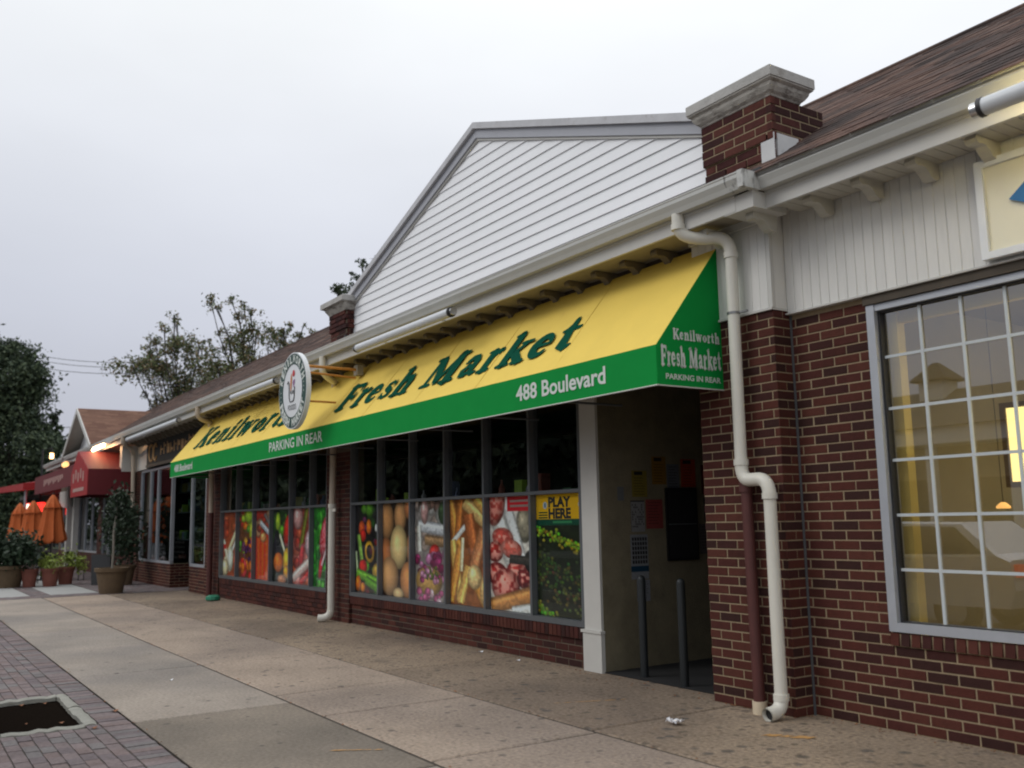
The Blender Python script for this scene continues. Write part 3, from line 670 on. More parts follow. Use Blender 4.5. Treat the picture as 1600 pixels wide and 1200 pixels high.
def bank(x0, xs, x1):
    fr = MB(); yf, yb = 6.345, 6.47; t = .05
    fr.box(x0, x0+t, yf, yb, .44, 3.25).box(x1-t, x1, yf, yb, .44, 3.25).box(x0+t, x1-t, yf, yb, .44, .50).box(x0+t, x1-t, yf, yb, 3.19, 3.25)
    wn = fr.build('window', 'frame_grey', mk); edges = [x0+t]+list(xs)+[x1-t]
    MB().box(x0+t, x1-t, yf+.004, yb-.002, 1.895, 1.935).build('transom', 'frame_grey', wn)
    for x in xs:
        MB().box(x-.022, x+.022, yf+.001, yb, .50, 1.895).build('mullion', 'frame_grey', wn)
        MB().box(x-.022, x+.022, yf+.001, yb, 1.935, 3.19).build('mullion', 'frame_grey', wn)
    c = []
    for i in range(len(edges)-1):
        a = edges[i]+(.022 if i else 0); b_ = edges[i+1]-(.022 if i < len(edges)-2 else 0)
        MB().box(a, b_, 6.418, 6.422, .50, 1.895).build('pane', 'glass_clear', wn)
        MB().box(a, b_, 6.418, 6.422, 1.935, 3.19).build('pane', 'glass_clear', wn); c.append((a, b_))
    return c
cB = bank(-14.45, [-13.40, -12.33, -11.30, -10.28, -9.24], -8.225)
cA = bank(-21.72, [-20.54, -19.42, -18.38, -17.28, -16.24], -15.42)
# white post
MB().box(-8.22, -7.938, 6.34, 6.372, .42, 3.6).build('post', 'white_trim', mk)
MB().box(-8.235, -7.925, 6.322, 6.372, 0, .40).box(-8.26, -7.915, 6.31, 6.372, .40, .43).build('post_base', 'white_trim', mk)
# entrance
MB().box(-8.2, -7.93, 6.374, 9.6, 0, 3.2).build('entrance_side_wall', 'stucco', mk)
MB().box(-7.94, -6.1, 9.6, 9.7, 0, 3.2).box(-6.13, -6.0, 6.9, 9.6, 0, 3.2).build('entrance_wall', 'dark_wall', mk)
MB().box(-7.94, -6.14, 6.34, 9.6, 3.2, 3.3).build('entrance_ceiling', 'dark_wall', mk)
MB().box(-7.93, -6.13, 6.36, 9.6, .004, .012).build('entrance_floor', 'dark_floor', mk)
MB().box(-7.3, -6.35, 9.56, 9.6, .02, 2.4).build('door', 'board_black', mk)
# upper wall behind the awning
MB().box(-22.3, -6.13, 6.26, 6.6, 3.3, 4.17).build('upper_wall', 'head_brown', mk)  # dark colour stands in for the shade between awning and eave
MB().box(-22.3, -6.13, 6.5, 6.6, 3.25, 3.32).build('lintel', 'dark_wall', mk)
# interior
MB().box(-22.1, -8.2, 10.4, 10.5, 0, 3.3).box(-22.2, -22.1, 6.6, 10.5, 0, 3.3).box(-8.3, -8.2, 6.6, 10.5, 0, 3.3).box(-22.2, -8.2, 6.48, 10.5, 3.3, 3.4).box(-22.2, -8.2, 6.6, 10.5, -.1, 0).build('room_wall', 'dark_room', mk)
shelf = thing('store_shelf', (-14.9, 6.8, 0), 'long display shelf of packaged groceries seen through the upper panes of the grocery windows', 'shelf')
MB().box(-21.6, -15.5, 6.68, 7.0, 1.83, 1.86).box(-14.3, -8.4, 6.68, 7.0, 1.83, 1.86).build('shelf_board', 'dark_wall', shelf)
for (a, b_) in cA+cB:
    x = a+.15
    while x < b_-.1:
        w_ = random.uniform(.06, .2); h = random.uniform(.08, .32)
        if random.random() < .62:
            if random.random() < .5: MB().box(x, x+w_, 6.72, 6.86, 1.862, 1.862+h).build('package', 'product', shelf)
            else: MB().lathe((x+w_/2, 6.78, 1.862), [(w_*.4, 0), (w_*.42, h*.6), (w_*.16, h*.8), (w_*.16, h)], 8).build('bottle', 'product', shelf)
        x += w_+.03

# gable
YG = 6.17; gx0, gx1, gap_ = -13.97, -5.90, -9.965; gz0, gzt = 5.33, 6.77
inner = .22
slope = (gzt-gz0)/(gap_-gx0)
gable = MB().prismy([(gx0, 4.2), (gx1, 4.2), (gx1, gz0-.05), (gap_, gzt-.05), (gx0, gz0-.05)], YG+.012, YG+.10).build('gable', 'siding', mk)
MB().prismy([(gx0, 4.2), (gx1, 4.2), (gx1, gz0-.1), (gap_, gzt-.1), (gx0, gz0-.1)], YG+.11, YG+.6).build('gable_back', 'rake_grey', mk)
z = 4.27; EXP = .1335
def half(zz):  # x limits of the siding at height zz
    top = gz0-inner
    if zz <= top: return gx0+.02, gx1
    d = (zz-top)/slope; return gx0+.02+d, gx1-d
while z < gzt-inner-.02:
    a0, b0 = half(z); z1 = min(z+EXP, gzt-inner-.01); a1, b1 = half(z1)
    if b0-a0 > .05 and b1 > a1:
        MB().add([(a0, YG-.016, z), (b0, YG-.016, z), (b1, YG+.0, z1), (a1, YG+.0, z1), (a0, YG+.014, z), (b0, YG+.014, z), (b1, YG+.014, z1), (a1, YG+.014, z1)],
            [(0, 1, 2, 3), (0, 4, 5, 1), (0, 3, 7, 4), (1, 5, 6, 2), (3, 2, 6, 7)]).build('siding_board', 'siding', gable)
    z += EXP
def rake(x0, z0, x1, z1, a, b_, y0, y1, nm, m, par=gable):   # board between depths a and b_ below the roof line
    MB().prismy([(x0, z0-a), (x1, z1-a), (x1, z1-b_), (x0, z0-b_)], y0, y1).build(nm, m, par)
for (xa, za, xb, zb) in ((gx0-.03, gz0-.011, gap_, gzt), (gap_, gzt, gx1+.03, gz0-.011)):
    rake(xa, za, xb, zb, 0, .085, YG-.10, YG+.7, 'coping', 'coping')
    rake(xa, za, xb, zb, .086, .205, YG-.055, YG+.012, 'rake_board', 'rake_grey')
    rake(xa, za, xb, zb, .206, .235, YG-.034, YG+.012, 'rake_trim', 'white_trim')
MB().box(gx0-.03, gx0+.035, YG-.03, YG+.02, 4.2, gz0-.2).build('corner_trim', 'white_trim', gable)
MB().box(-5.93, -5.80, 6.14, 6.16, 4.3, 4.72).build('corner_trim', 'white_trim', gable)
# flashing line at the foot of the gable
b = MB(); n = 60
for i in range(n):
    xa = gx0+(gx1-gx0)*i/n; h = .006+.010*random.random(); b.box(xa, xa+(gx1-gx0)/n*random.uniform(.5, 1), 5.74, 6.15, 4.386, 4.389+h)
b.build('flashing', 'flashing', gable)
# left chimney
chl = MB().box(-14.56, -13.92, 6.04, 6.7, 4.2, 5.05).build('chimney', 'mortar_dark', mk)
for a, b_, zz in rows_layout(-14.56, -13.92, c0, c0+10*CH):
    pr = .03 if int((zz-c0)/CH) >= 6 else .006
    if a < -14.55: a -= pr
    if b_ > -13.93: b_ += pr
    inst('brick', brick_mesh(b_-a, CH-J, .05, 'brick_old'), ((a+b_)/2, 6.04-pr+.05, zz), chl)
for a, b_, zz in rows_layout(6.05, 6.16, c0, c0+10*CH, None, .3):
    pr = .03 if int((zz-c0)/CH) >= 6 else .006
    inst('brick', brick_mesh(b_-a, CH-J, .05, 'brick_old'), (-13.92+pr-.05, (a+b_)/2, zz), chl, (0, 0, R(90)))
loop_prism(MB(), [(.03, 5.05), (.04, 5.07), (.08, 5.13), (.09, 5.155), (.12, 5.17)], -14.56, -13.92, 6.04, 6.38).build('cap_moulding', 'cap_peel', chl)
loop_prism(MB(), [(.13, 5.171), (.145, 5.175), (.145, 5.26), (.13, 5.27)], -14.56, -13.92, 6.04, 6.38).build('cap', 'cap_stone', chl)
MB().box(-13.93, -13.88, 6.0, 6.16, 4.45, 4.62).build('flashing', 'flashing', chl)
roof_part(mk, -22.2, -7.42, False)
s = eave(mk, -22.2, -5.22, 5.60, 4.385, 6.27, sm='soffit_dark')
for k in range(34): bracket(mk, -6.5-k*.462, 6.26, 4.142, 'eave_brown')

# ---------- awning
aw = thing('awning', (-14.03, 5.8, 2.7), 'long yellow awning with green front band and triangular end, lettered with the market name', 'awning')
AX0, AX1, AF, AB = -22.28, -5.843, 5.35, 6.19; ZB, ZV, ZT = 2.708, 3.055, 4.08
sd_ = Vector((0, AB-AF, ZT-ZV)); ALEN = sd_.length; sd_.normalize(); an = Vector((0, -sd_.z, sd_.y))
def grid_sheet(P0, U, V, nu, nv, n, sag, thick):
    b = MB(); n = Vector(n)
    for side in (0, 1):
        for i in range(nu+1):
            for j in range(nv+1):
                p = Vector(P0)+Vector(U)*(i/nu)+Vector(V)*(j/nv)-n*(sag(i/nu, j/nv))-n*thick*side; b.v.append(tuple(p))
    o2 = (nu+1)*(nv+1); q = lambda i, j: i*(nv+1)+j
    for i in range(nu):
        for j in range(nv):
            b.f.append((q(i, j), q(i+1, j), q(i+1, j+1), q(i, j+1))); b.f.append((o2+q(i, j), o2+q(i, j+1), o2+q(i+1, j+1), o2+q(i+1, j)))
    for i in range(nu): b.f += [(q(i, 0), o2+q(i, 0), o2+q(i+1, 0), q(i+1, 0)), (q(i, nv), q(i+1, nv), o2+q(i+1, nv), o2+q(i, nv))]
    for j in range(nv): b.f += [(q(0, j), q(0, j+1), o2+q(0, j+1), o2+q(0, j)), (q(nu, j), o2+q(nu, j), o2+q(nu, j+1), q(nu, j+1))]
    return b
sag = lambda u, v: .016*math.sin(math.pi*v)*abs(math.sin(math.pi*u*11))**.7+.0015*math.sin(u*170+v*5)
grid_sheet((AX0, AF, ZV), (AX1-AX0, 0, 0), (0, AB-AF, ZT-ZV), 112, 6, an, sag, .004).build('slope_canvas', 'awning_yellow', aw, smooth=True)
grid_sheet((AX0, AF, ZB), (AX1-AX0, 0, 0), (0, 0, ZV-ZB), 56, 2, (0, -1, 0), lambda u, v: .002*math.sin(u*90)*(1-v), .004).build('front_band', 'awning_green', aw, smooth=True)
for x in (AX1, AX0-.004): MB().slab([(x, AF+.004, ZB), (x, AF+.004, ZV), (x, AB, ZT), (x, AB+.03, ZB)], (.004, 0, 0)).build('end_panel', 'awning_green', aw)
MB().tube([(AX0, AF-.001, ZB), (AX1+.003, AF-.001, ZB)], .007, 6).tube([(AX1+.003, AF, ZB), (AX1+.003, AB+.02, ZB)], .007, 6).build('edge_piping', 'white_trim', aw)
for x in np.linspace(AX0, AX1, 12)[1:-1]:
    p = Vector((x, AF, ZV)); MB().slab([p+an*.001, p+Vector((.022, 0, 0))+an*.001, p+Vector((.022, 0, 0))+sd_*ALEN+an*.001, p+sd_*ALEN+an*.001], tuple(an*.0012)).build('seam', 'awning_yellow', aw)
f = MB()
for x in np.linspace(AX0+.03, AX1-.03, 12):
    f.tube([(x, AF+.03, ZB+.03), (x, AF+.03, ZV-.03), (x, AB, ZT-.05)], .013, 6).tube([(x, AF+.03, ZB+.04), (x, AB+.05, ZB+.04)], .013, 6)
f.tube([(AX0, AF+.03, ZB+.03), (AX1, AF+.03, ZB+.03)], .013, 6).tube([(AX0, AF+.03, ZV-.03), (AX1, AF+.03, ZV-.03)], .013, 6)
f.build('frame', 'frame_grey', aw)
def on_slope(x, v, off=.004): p = Vector((x, AF, ZV))+sd_*v+an*off; return p
serif_text('Fresh Market', on_slope(-13.22, .27), (1, 0, 0), sd_, an, 5.9, .535, 'letter_dark', aw, gap=.07, wm=1.14)
serif_text('Kenilworth', on_slope(-21.15, .30), (1, 0, 0), sd_, an, 6.0, .60, 'letter_dark', aw, gap=.11, wm=1.08)
fn = (0, -1, 0)
sans_text('488 Boulevard', (-7.98+.0, AF-.003, ZB+.10), (1, 0, 0), (0, 0, 1), fn, 1.46, .165, 'letter_white', aw, bold=.022)
sans_text('PARKING IN REAR', (-15.55, AF-.003, ZB+.11), (1, 0, 0), (0, 0, 1), fn, 2.35, .165, 'letter_white', aw, bold=.014)
sans_text('488 Boulevard', (-21.9, AF-.003, ZB+.10), (1, 0, 0), (0, 0, 1), fn, 1.5, .165, 'letter_white', aw, bold=.022)
ex = AX1+.006
serif_text('Kenilworth', (ex, 5.545, 3.12), (0, 1, 0), (0, 0, 1), (1, 0, 0), .56, .095, 'letter_white', aw, gap=.1)
serif_text('Fresh Market', (ex, 5.395, 2.88), (0, 1, 0), (0, 0, 1), (1, 0, 0), .715, .175, 'letter_white', aw)
sans_text('PARKING IN REAR', (ex, 5.445, 2.765), (0, 1, 0), (0, 0, 1), (1, 0, 0), .655, .05, 'letter_white', aw, bold=.022)

# ---------- round sign
sg = thing('round_sign', (-13.46, 5.0, 3.59), 'round white shop sign with dark green lettered ring in front of the awning', 'sign')
cs = Vector((-13.46, 5.0, 3.59)); RS = .58
def disc(r, y, n=64): return [(cs.x+r*math.cos(2*math.pi*i/n), y, cs.z+r*math.sin(2*math.pi*i/n)) for i in range(n)]
MB().slab(disc(RS, 4.97), (0, .07, 0)).build('panel', 'white_plastic', sg)
def ring(r0, r1, y, m, nm):
    a, b_ = disc(r0, y), disc(r1, y); n = len(a); MB().add(a+b_, [(i, (i+1) % n, n+(i+1) % n, n+i) for i in range(n)]).build(nm, m, sg)
ring(.40, .562, 4.966, 'sign_green', 'ring')
def ring_text(t, rad, a0, a1, outward, h):
    n = len(t)
    for i, c in enumerate(t):
        if c == ' ': continue
        a = R(a0+(a1-a0)*(i/(n-1))); d = Vector((math.cos(a), 0, math.sin(a))); v = d if outward else -d; u = Vector((v.z, 0, -v.x))
        p = cs+d*rad-v*h/2; sans_text(c, (p.x, 4.963, p.z), u, v, (0, -1, 0), h*(.35 if c == 'I' else .80), h, 'letter_white', sg, name='letter', bold=.055, off=0, center=True)
ring_text('KENILWORTH', .482, 158, 22, True, .125)
ring_text('FRESH MARKET', .482, 206, 334, False, .125)
for a in (186, 178, 194, -6, 2, 10): 
    d = Vector((math.cos(R(a)), 0, math.sin(R(a)))); p = cs+d*.478; MB().add([(p.x+.018*math.cos(k*math.pi/5)*(1 if k % 2 else .45), 4.963, p.z+.018*math.sin(k*math.pi/5)*(1 if k % 2 else .45)) for k in range(10)], [tuple(range(10))]).build('star', 'letter_white', sg)
Y3 = 4.964
MB().tube([(cs.x-.20, Y3, cs.z+.12), (cs.x-.17, Y3, cs.z+.16), (cs.x-.13, Y3, cs.z+.12), (cs.x-.12, Y3, cs.z-.10), (cs.x-.09, Y3, cs.z-.16), (cs.x+.05, Y3, cs.z-.16), (cs.x+.09, Y3, cs.z-.10), (cs.x+.10, Y3, cs.z+.05)], .007, 6).build('bag_outline', 'black_ink', sg)
def blob(cx, cz, rx, rz, rot, m, nm):
    MB().add([(cs.x+cx+rx*math.cos(t)*math.cos(rot)-rz*math.sin(t)*math.sin(rot), Y3, cs.z+cz+rx*math.cos(t)*math.sin(rot)+rz*math.sin(t)*math.cos(rot)) for t in np.linspace(0, 2*math.pi, 20, endpoint=False)], [tuple(range(20))]).build(nm, m, sg)
blob(-.05, .13, .03, .14, -.1, 'carrot', 'carrot_print'); blob(.05, .26, .05, .05, 0, 'apple_red', 'apple_print')
for dx, dz in ((.05, .14), (.08, .12), (.06, .09), (.09, .15), (.07, .06), (.04, .11)): blob(dx, dz, .018, .018, 0, 'grape', 'grape_print')
blob(-.05, -.02, .022, .03, .3, 'black_ink', 'dot_print'); blob(.03, -.02, .022, .03, -.3, 'black_ink', 'dot_print')
sans_text('FOODS', (cs.x, Y3, cs.z-.29), (1, 0, 0), (0, 0, 1), (0, -1, 0), .33, .08, 'black_ink', sg, off=0, center=True)
MB().tube([(-13.25, 5.04, 3.95), (-13.25, 5.97, 3.95)], .022, 8).tube([(-13.25, 5.04, 3.86), (-13.25, 5.9, 3.82)], .016, 8).tube([(-13.25, 5.04, 3.42), (-13.25, 5.58, 3.42)], .016, 8).build('arm', 'rust_orange', sg)
MB().box(-13.32, -13.18, 5.9, 6.0, 3.86, 4.02).build('mount_plate', 'soffit_dark', sg)

# ---------- tube lamps under the gutter
def tube_lamp(x0, x1, label, y=5.52, z=4.10, lit=None):
    t = thing('tube_lamp', ((x0+x1)/2, y, z), label, 'lamp', 'tube lamps hung along the eave')
    MB().tube([(x0+.03, y, z), (x1-.03, y, z)], .058, 14).build('housing', 'tube_grey', t, smooth=True)
    for a, s_ in ((x0, 1), (x1, -1)):
        MB().tube([(a, y, z), (a+s_*.028, y, z)], .064, 14).build('end_ring', 'black_rubber', t, smooth=True)
        MB().tube([(a-s_*.05, y, z), (a, y, z)], .048, 14).build('end_cap', 'chrome', t, smooth=True)
    for k in (.2, .8): xx = x0+(x1-x0)*k; MB().box(xx-.015, xx+.015, y+.03, 5.75, z+.01, z+.03).build('bracket_arm', 'tube_grey', t)
    if lit: MB().box(x0+.05, x1-.05, y+.060, y+.066, z-.03, z+.01).build('bulb', lit, t)
tube_lamp(-12.35, -9.6, 'unlit grey tube lamp under the eave below the white gable')
tube_lamp(-18.3, -15.75, 'unlit grey tube lamp under the eave just left of the round sign', z=4.09)
tube_lamp(-28.0, -22.35, 'unlit grey tube lamp under the eave of the dark signboard shop left of the awning', z=4.05)
tube_lamp(-3.0, .3, 'grey tube lamp with a chrome end, above the cream sign panel at right', 5.55, 4.10, lit='lamp_sign')

# ---------- sign panel on right shop
sp = thing('sign_panel', (-2.3, 6.28, 3.31), 'cream sign panel in a pale frame with a blue mark, above the large gridded window', 'sign')
MB().box(-3.46, -1.0, 6.235, 6.30, 3.325, 3.375).box(-3.46, -1.0, 6.235, 6.30, 3.98, 4.03).box(-3.46, -3.405, 6.235, 6.30, 3.375, 3.98).box(-1.04, -1.0, 6.255, 6.29, 3.385, 4.03).build('frame', 'white_plastic', sp)
MB().box(-3.405, -1.04, 6.262, 6.285, 3.375, 3.98).build('panel', 'sign_cream', sp)
MB().prismy([(-3.235, 3.70), (-3.07, 3.62), (-2.90, 3.80), (-2.96, 3.92)], 6.235, 6.262).build('blue_mark', 'sign_blue', sp)
# lit sign inside
ls = thing('lit_sign', (-3.0, 6.8, 1.8), 'glowing yellow box sign with a blue mark hanging behind the gridded window', 'sign')
MB().box(-3.72, -2.3, 6.84, 6.93, 1.81, 2.35).build('light_panel', 'boxlight', ls)
MB().box(-3.76, -3.72, 6.82, 6.94, 1.77, 2.39).box(-3.72, -2.3, 6.82, 6.94, 1.77, 1.81).box(-3.72, -2.3, 6.82, 6.94, 2.35, 2.39).build('frame', 'room_brown', ls)
MB().prismy([(-3.555, 2.04), (-3.50, 2.0), (-3.36, 2.17), (-3.44, 2.21)], 6.825, 6.838).build('blue_mark', 'sign_blue', ls)
MB().tube([(-3.5, 6.88, 2.39), (-3.5, 6.88, 3.29)], .006, 6).tube([(-2.6, 6.88, 2.39), (-2.6, 6.88, 3.29)], .006, 6).build('hanger', 'dark_metal', ls)
pl = thing('pendant_lamp', (-4.0, 8.0, 1.6), 'small amber lamp glowing inside the shop just below the lit yellow sign', 'lamp')
MB().lathe((-4.09, 7.35, 1.62), [(.05, 0), (.055, .015), (.03, .04), (.015, .05)], 14).build('shade', 'pendant', pl)
MB().tube([(-4.09, 7.35, 1.67), (-4.09, 7.35, 3.29)], .003, 6).build('cord', 'dark_metal', pl)

# ---------- downpipes
def pipe(label, segs, group='downpipes on the shop fronts'):
    t = thing('downpipe', (segs[0][0][0][0], segs[0][0][0][1], 0), label, 'downpipe', group)
    for path, r, m, nm in segs: MB().tube(path, r, 18).build(nm, m, t, smooth=True)
    return t
def elbow(p, q, r_, corner, n=6):
    """smooth bend p->corner->q"""
    p, q, c = Vector(p), Vector(q), Vector(corner); return [tuple(p*(1-t)**2+c*2*t*(1-t)+q*t*t) for t in [i/n for i in range(n+1)]]
PYY = 6.02
path = [(-5.86, 5.69, 4.26), (-5.86, 5.69, 4.17)]+elbow((-5.86, 5.70, 4.13), (-5.72, 5.86, 4.03), 0, (-5.85, 5.72, 4.04))+elbow((-5.66, 5.93, 4.03), (-5.565, PYY, 3.88), 0, (-5.565, PYY, 4.02))
path2 = [(-5.565, PYY, 3.88), (-5.575, PYY, 2.05)]
path3 = elbow((-5.575, PYY, 2.03), (-5.50, PYY, 1.90), 0, (-5.575, PYY, 1.91))+elbow((-5.38, PYY, 1.90), (-5.285, PYY, 1.76), 0, (-5.285, PYY, 1.89))
path4 = [(-5.285, PYY, 1.76), (-5.285, PYY, .17)]
path5 = elbow((-5.285, PYY, .17), (-5.29, PYY-.13, .055), 0, (-5.285, PYY, .055))
t = pipe('thick white downpipe with an S bend on the brick pier right of the awning', [(path, .056, 'pvc', 'upper_bend'), (path2, .052, 'pvc', 'pipe'), (path3, .056, 'pvc', 'middle_bend'), (path4, .052, 'pvc', 'pipe'), (path5, .056, 'pvc', 'outlet')])
for p_, a in (((-5.86, 5.69, 4.14), 0), ((-5.565, PYY, 3.86), 0), ((-5.575, PYY, 2.05), 0), ((-5.285, PYY, 1.76), 0), ((-5.285, PYY, .17), 0)):
    MB().tube([(p_[0], p_[1], p_[2]-.025), (p_[0], p_[1], p_[2]+.025)], .063, 18).build('collar', 'pvc', t, smooth=True)
MB().lathe((-5.29, PYY-.14, .0), [(.046, 0), (.046, .001)], 16).v
b = MB().tube([(-5.29, PYY-.128, .055), (-5.29, PYY-.131, .0548)], .046, 18); b.build('outlet_mouth', 'black_ink', t)
b = MB().tube([(-5.29, PYY-.128, .055), (-5.29, PYY-.128-.035, .05)], .056, 18, cap=False).tube([(-5.29, PYY-.128-.035, .05), (-5.29, PYY-.132, .055)], .047, 18, cap=False); b.build('outlet_rim', 'pvc', t)
MB().tube([(-5.57, PYY, 3.33), (-5.57, PYY, 3.352)], .057, 18).box(-5.52, -5.42, PYY-.0, PYY+.02, 3.333, 3.348).build('clamp', 'steel_band', t)
t = thing('drain_stub', (-5.54, 6.04, 0), 'short maroon pipe with a cream collar at its foot, beside the thick white downpipe', 'pipe')
MB().tube([(-5.57, 6.06, 1.84), (-5.545, 6.055, .09)], .048, 16).build('pipe', 'maroon_pipe', t, smooth=True)
MB().tube([(-5.572, 6.06, 1.80), (-5.571, 6.06, 1.88)], .058, 16).build('socket', 'maroon_pipe', t, smooth=True)
MB().tube([(-5.545, 6.055, .0), (-5.545, 6.055, .10)], .06, 16).build('collar', 'cream_collar', t, smooth=True)
t = pipe('white downpipe on the brick pier between the two picture-covered window banks', [([(-14.0+.0, 5.66, 4.25), (-14.0, 5.66, 4.09)]+elbow((-14.0, 5.66, 4.05), (-14.3, 6.0, 3.9), 0, (-14.0, 5.66, 3.95)), .052, 'pvc', 'upper_bend'),
    ([(-14.3, 6.0, 3.9)]+[(-14.86, 6.215, 3.5), (-14.86, 6.215, 2.6), (-14.88, 6.215, 1.9)], .052, 'pvc_cream', 'pipe'), ([(-14.88, 6.215, 1.92), (-14.9, 6.215, .16)], .058, 'pvc', 'pipe'), (elbow((-14.9, 6.215, .18), (-15.02, 6.05, .06), 0, (-14.9, 6.2, .05)), .062, 'pvc', 'outlet')])
MB().tube([(-14.88, 6.215, 1.86), (-14.88, 6.215, 1.93)], .068, 16).box(-14.83, -14.72, 6.2, 6.22, 1.80, 1.85).build('collar', 'pvc', t, smooth=True)
pipe('cream and maroon downpipe at the left end of the awning', [([(-21.3, 5.66, 4.26), (-21.3, 5.66, 4.12)]+elbow((-21.3, 5.66, 4.08), (-21.5, 6.0, 3.95), 0, (-21.3, 5.7, 3.95))+[(-22.0, 6.2, 3.5), (-22.0, 6.22, 1.9)], .052, 'pvc_cream', 'pipe'), ([(-22.0, 6.22, 1.9), (-22.0, 6.22, .0)], .062, 'maroon_pipe', 'lower_pipe')])
pipe('cream downpipe with a maroon lower half, left of the dark shop windows', [([(-29.3, 5.66, 4.26), (-29.3, 5.66, 4.15)]+elbow((-29.3, 5.66, 4.12), (-29.8, 6.0, 3.95), 0, (-29.3, 5.7, 3.98))+[(-30.2, 6.15, 3.8), (-30.2, 6.2, 1.75)], .06, 'pvc_cream', 'pipe'), ([(-30.2, 6.2, 1.75), (-30.2, 6.2, .0)], .068, 'maroon_pipe', 'lower_pipe')])

# ---------- bollards and flyers
for (x, y, lb) in ((-7.45, 6.49, 'dark steel bollard nearer the white post, before the shadowy shop entrance'), (-6.80, 6.42, 'dark steel bollard nearer the brick pier, before the shadowy shop entrance')):
    MB().lathe((x, y, 0), [(.041, 0), (.041, .97), (.037, .995), (.025, 1.01), (.008, 1.016)], 16).build('bollard', 'bollard_grey', smooth=True, label=lb, cat='bollard', group='bollards at the entrance')
def print_mesh(arr, o, u, v, m):
    H_, W_, _ = arr.shape; o, u, v = map(np.array, (o, u, v))
    U, V = np.meshgrid(np.linspace(0, 1, W_), np.linspace(0, 1, H_)); P = o+U[..., None]*u+V[..., None]*v
    idx = np.arange(H_*W_).reshape(H_, W_); fc = np.stack([idx[:-1, :-1], idx[:-1, 1:], idx[1:, 1:], idx[1:, :-1]], -1).reshape(-1, 4)
    b = MB(); return P.reshape(-1, 3), fc, arr.reshape(-1, 3)
def build_print(name, arr, o, u, v, m, **k):
    P, fc, c = print_mesh(arr, o, u, v, m); loc = P.mean(0); me = bpy.data.meshes.new(name)
    me.from_pydata((P-loc).tolist(), [], fc.tolist()); me.materials.append(MATS[m])
    ca = me.color_attributes.new('Col', 'FLOAT_COLOR', 'POINT'); lin = np.where(c <= .04045, c/12.92, ((c+.055)/1.055)**2.4)
    ca.data.foreach_set('color', np.hstack([lin, np.ones((len(lin), 1))]).astype(np.float32).ravel())
    o_ = bpy.data.objects.new(name, me); o_.location = loc; COL.objects.link(o_); tag(o_, **k); return o_
def flyer(y0, y1, z0, z1, col, lb, style=0, name='flyer', tilt=0):
    H_, W_ = 40, 28; a = np.ones((H_, W_, 3))*np.array(col)/255.; a *= 1+.03*rng.standard_normal((H_, W_, 1)); dk = np.array([.15, .14, .14])
    if style == 1:
        a[2:7, 5:20] = dk
        for r in range(11, 36, 4): a[r, 4:W_-rng.integers(4, 10)] = a[r, 4:5]*.6
    if style == 2:
        a[:, 0:1] = dk; a[0:2] = dk
        for r in range(5, 35, 3):
            for c_ in range(3, 25, 3):
                if rng.random() < .45: a[r:r+2, c_:c_+2] *= .45
    if style == 3:
        for r in range(3, 27, 4):
            for c_ in range(3, 24, 4): a[r:r+3, c_:c_+3] = dk*rng.uniform(.5, 1.6)
        a[28:33] = np.array([.07, .32, .45])
    if style == 4:
        for r in range(4, 36, 4): a[r, 4:W_-rng.integers(4, 10)] *= .6
    build_print(name, np.clip(a*.66, 0, 1), (-7.926+tilt, y0, z1), (0, y1-y0, 0), (0, 0, z0-z1), 'flyer_print', label=lb, cat='flyer', group='papers pinned to the entrance wall')
flyer(6.61, 6.70, 1.79, 1.94, (150, 155, 155), 'small grey card pinned nearest the white post')
flyer(6.82, 7.04, 1.83, 2.12, (180, 160, 60), 'pale yellow flyer left of the amber flyer', 1)
flyer(7.12, 7.33, 1.97, 2.28, (190, 140, 40), 'amber flyer with a dark heading, highest of the yellow papers', 1)
flyer(7.345, 7.53, 1.89, 2.20, (140, 145, 155), 'grey flyer between the amber and the orange flyer', 4)
flyer(7.56, 7.79, 1.94, 2.26, (225, 80, 35), 'bright orange flyer above the black notice case', 1)
flyer(7.88, 8.12, 1.86, 2.20, (120, 25, 20), 'dark red flyer deepest in the entrance', 0)
flyer(6.79, 6.99, 1.45, 1.79, (190, 190, 190), 'white flyer with a black border, left of the pink flyer', 2)
flyer(7.01, 7.26, 1.48, 1.80, (195, 85, 80), 'pink flyer left of the black notice case', 4)
flyer(6.77, 7.02, .94, 1.42, (185, 190, 195), 'white flyer of dark photos with a blue band', 3)
flyer(6.84, 7.03, .70, .93, (180, 185, 195), 'white torn sheet hanging lowest, under the blue banded flyer', 4)
flyer(7.81, 8.06, 1.18, 1.52, (130, 120, 120), 'grey flyer low at the right of the black notice case', 4)
flyer(7.90, 8.12, 1.54, 1.82, (110, 105, 105), 'grey flyer under the dark red flyer', 4)
nc = thing('notice_case', (-7.93, 7.53, 1.1), 'black framed notice case on the tan entrance wall', 'notice board')
MB().box(-7.938, -7.90, 7.30, 7.77, 1.12, 1.93).build('case', 'board_black', nc)
MB().box(-7.90, -7.894, 7.32, 7.75, 1.515, 1.53).build('rail', 'frame_grey', nc)
MB().box(-7.90, -7.896, 7.33, 7.74, 1.15, 1.50).box(-7.90, -7.896, 7.33, 7.74, 1.545, 1.90).build('door_panel', 'black_ink', nc)
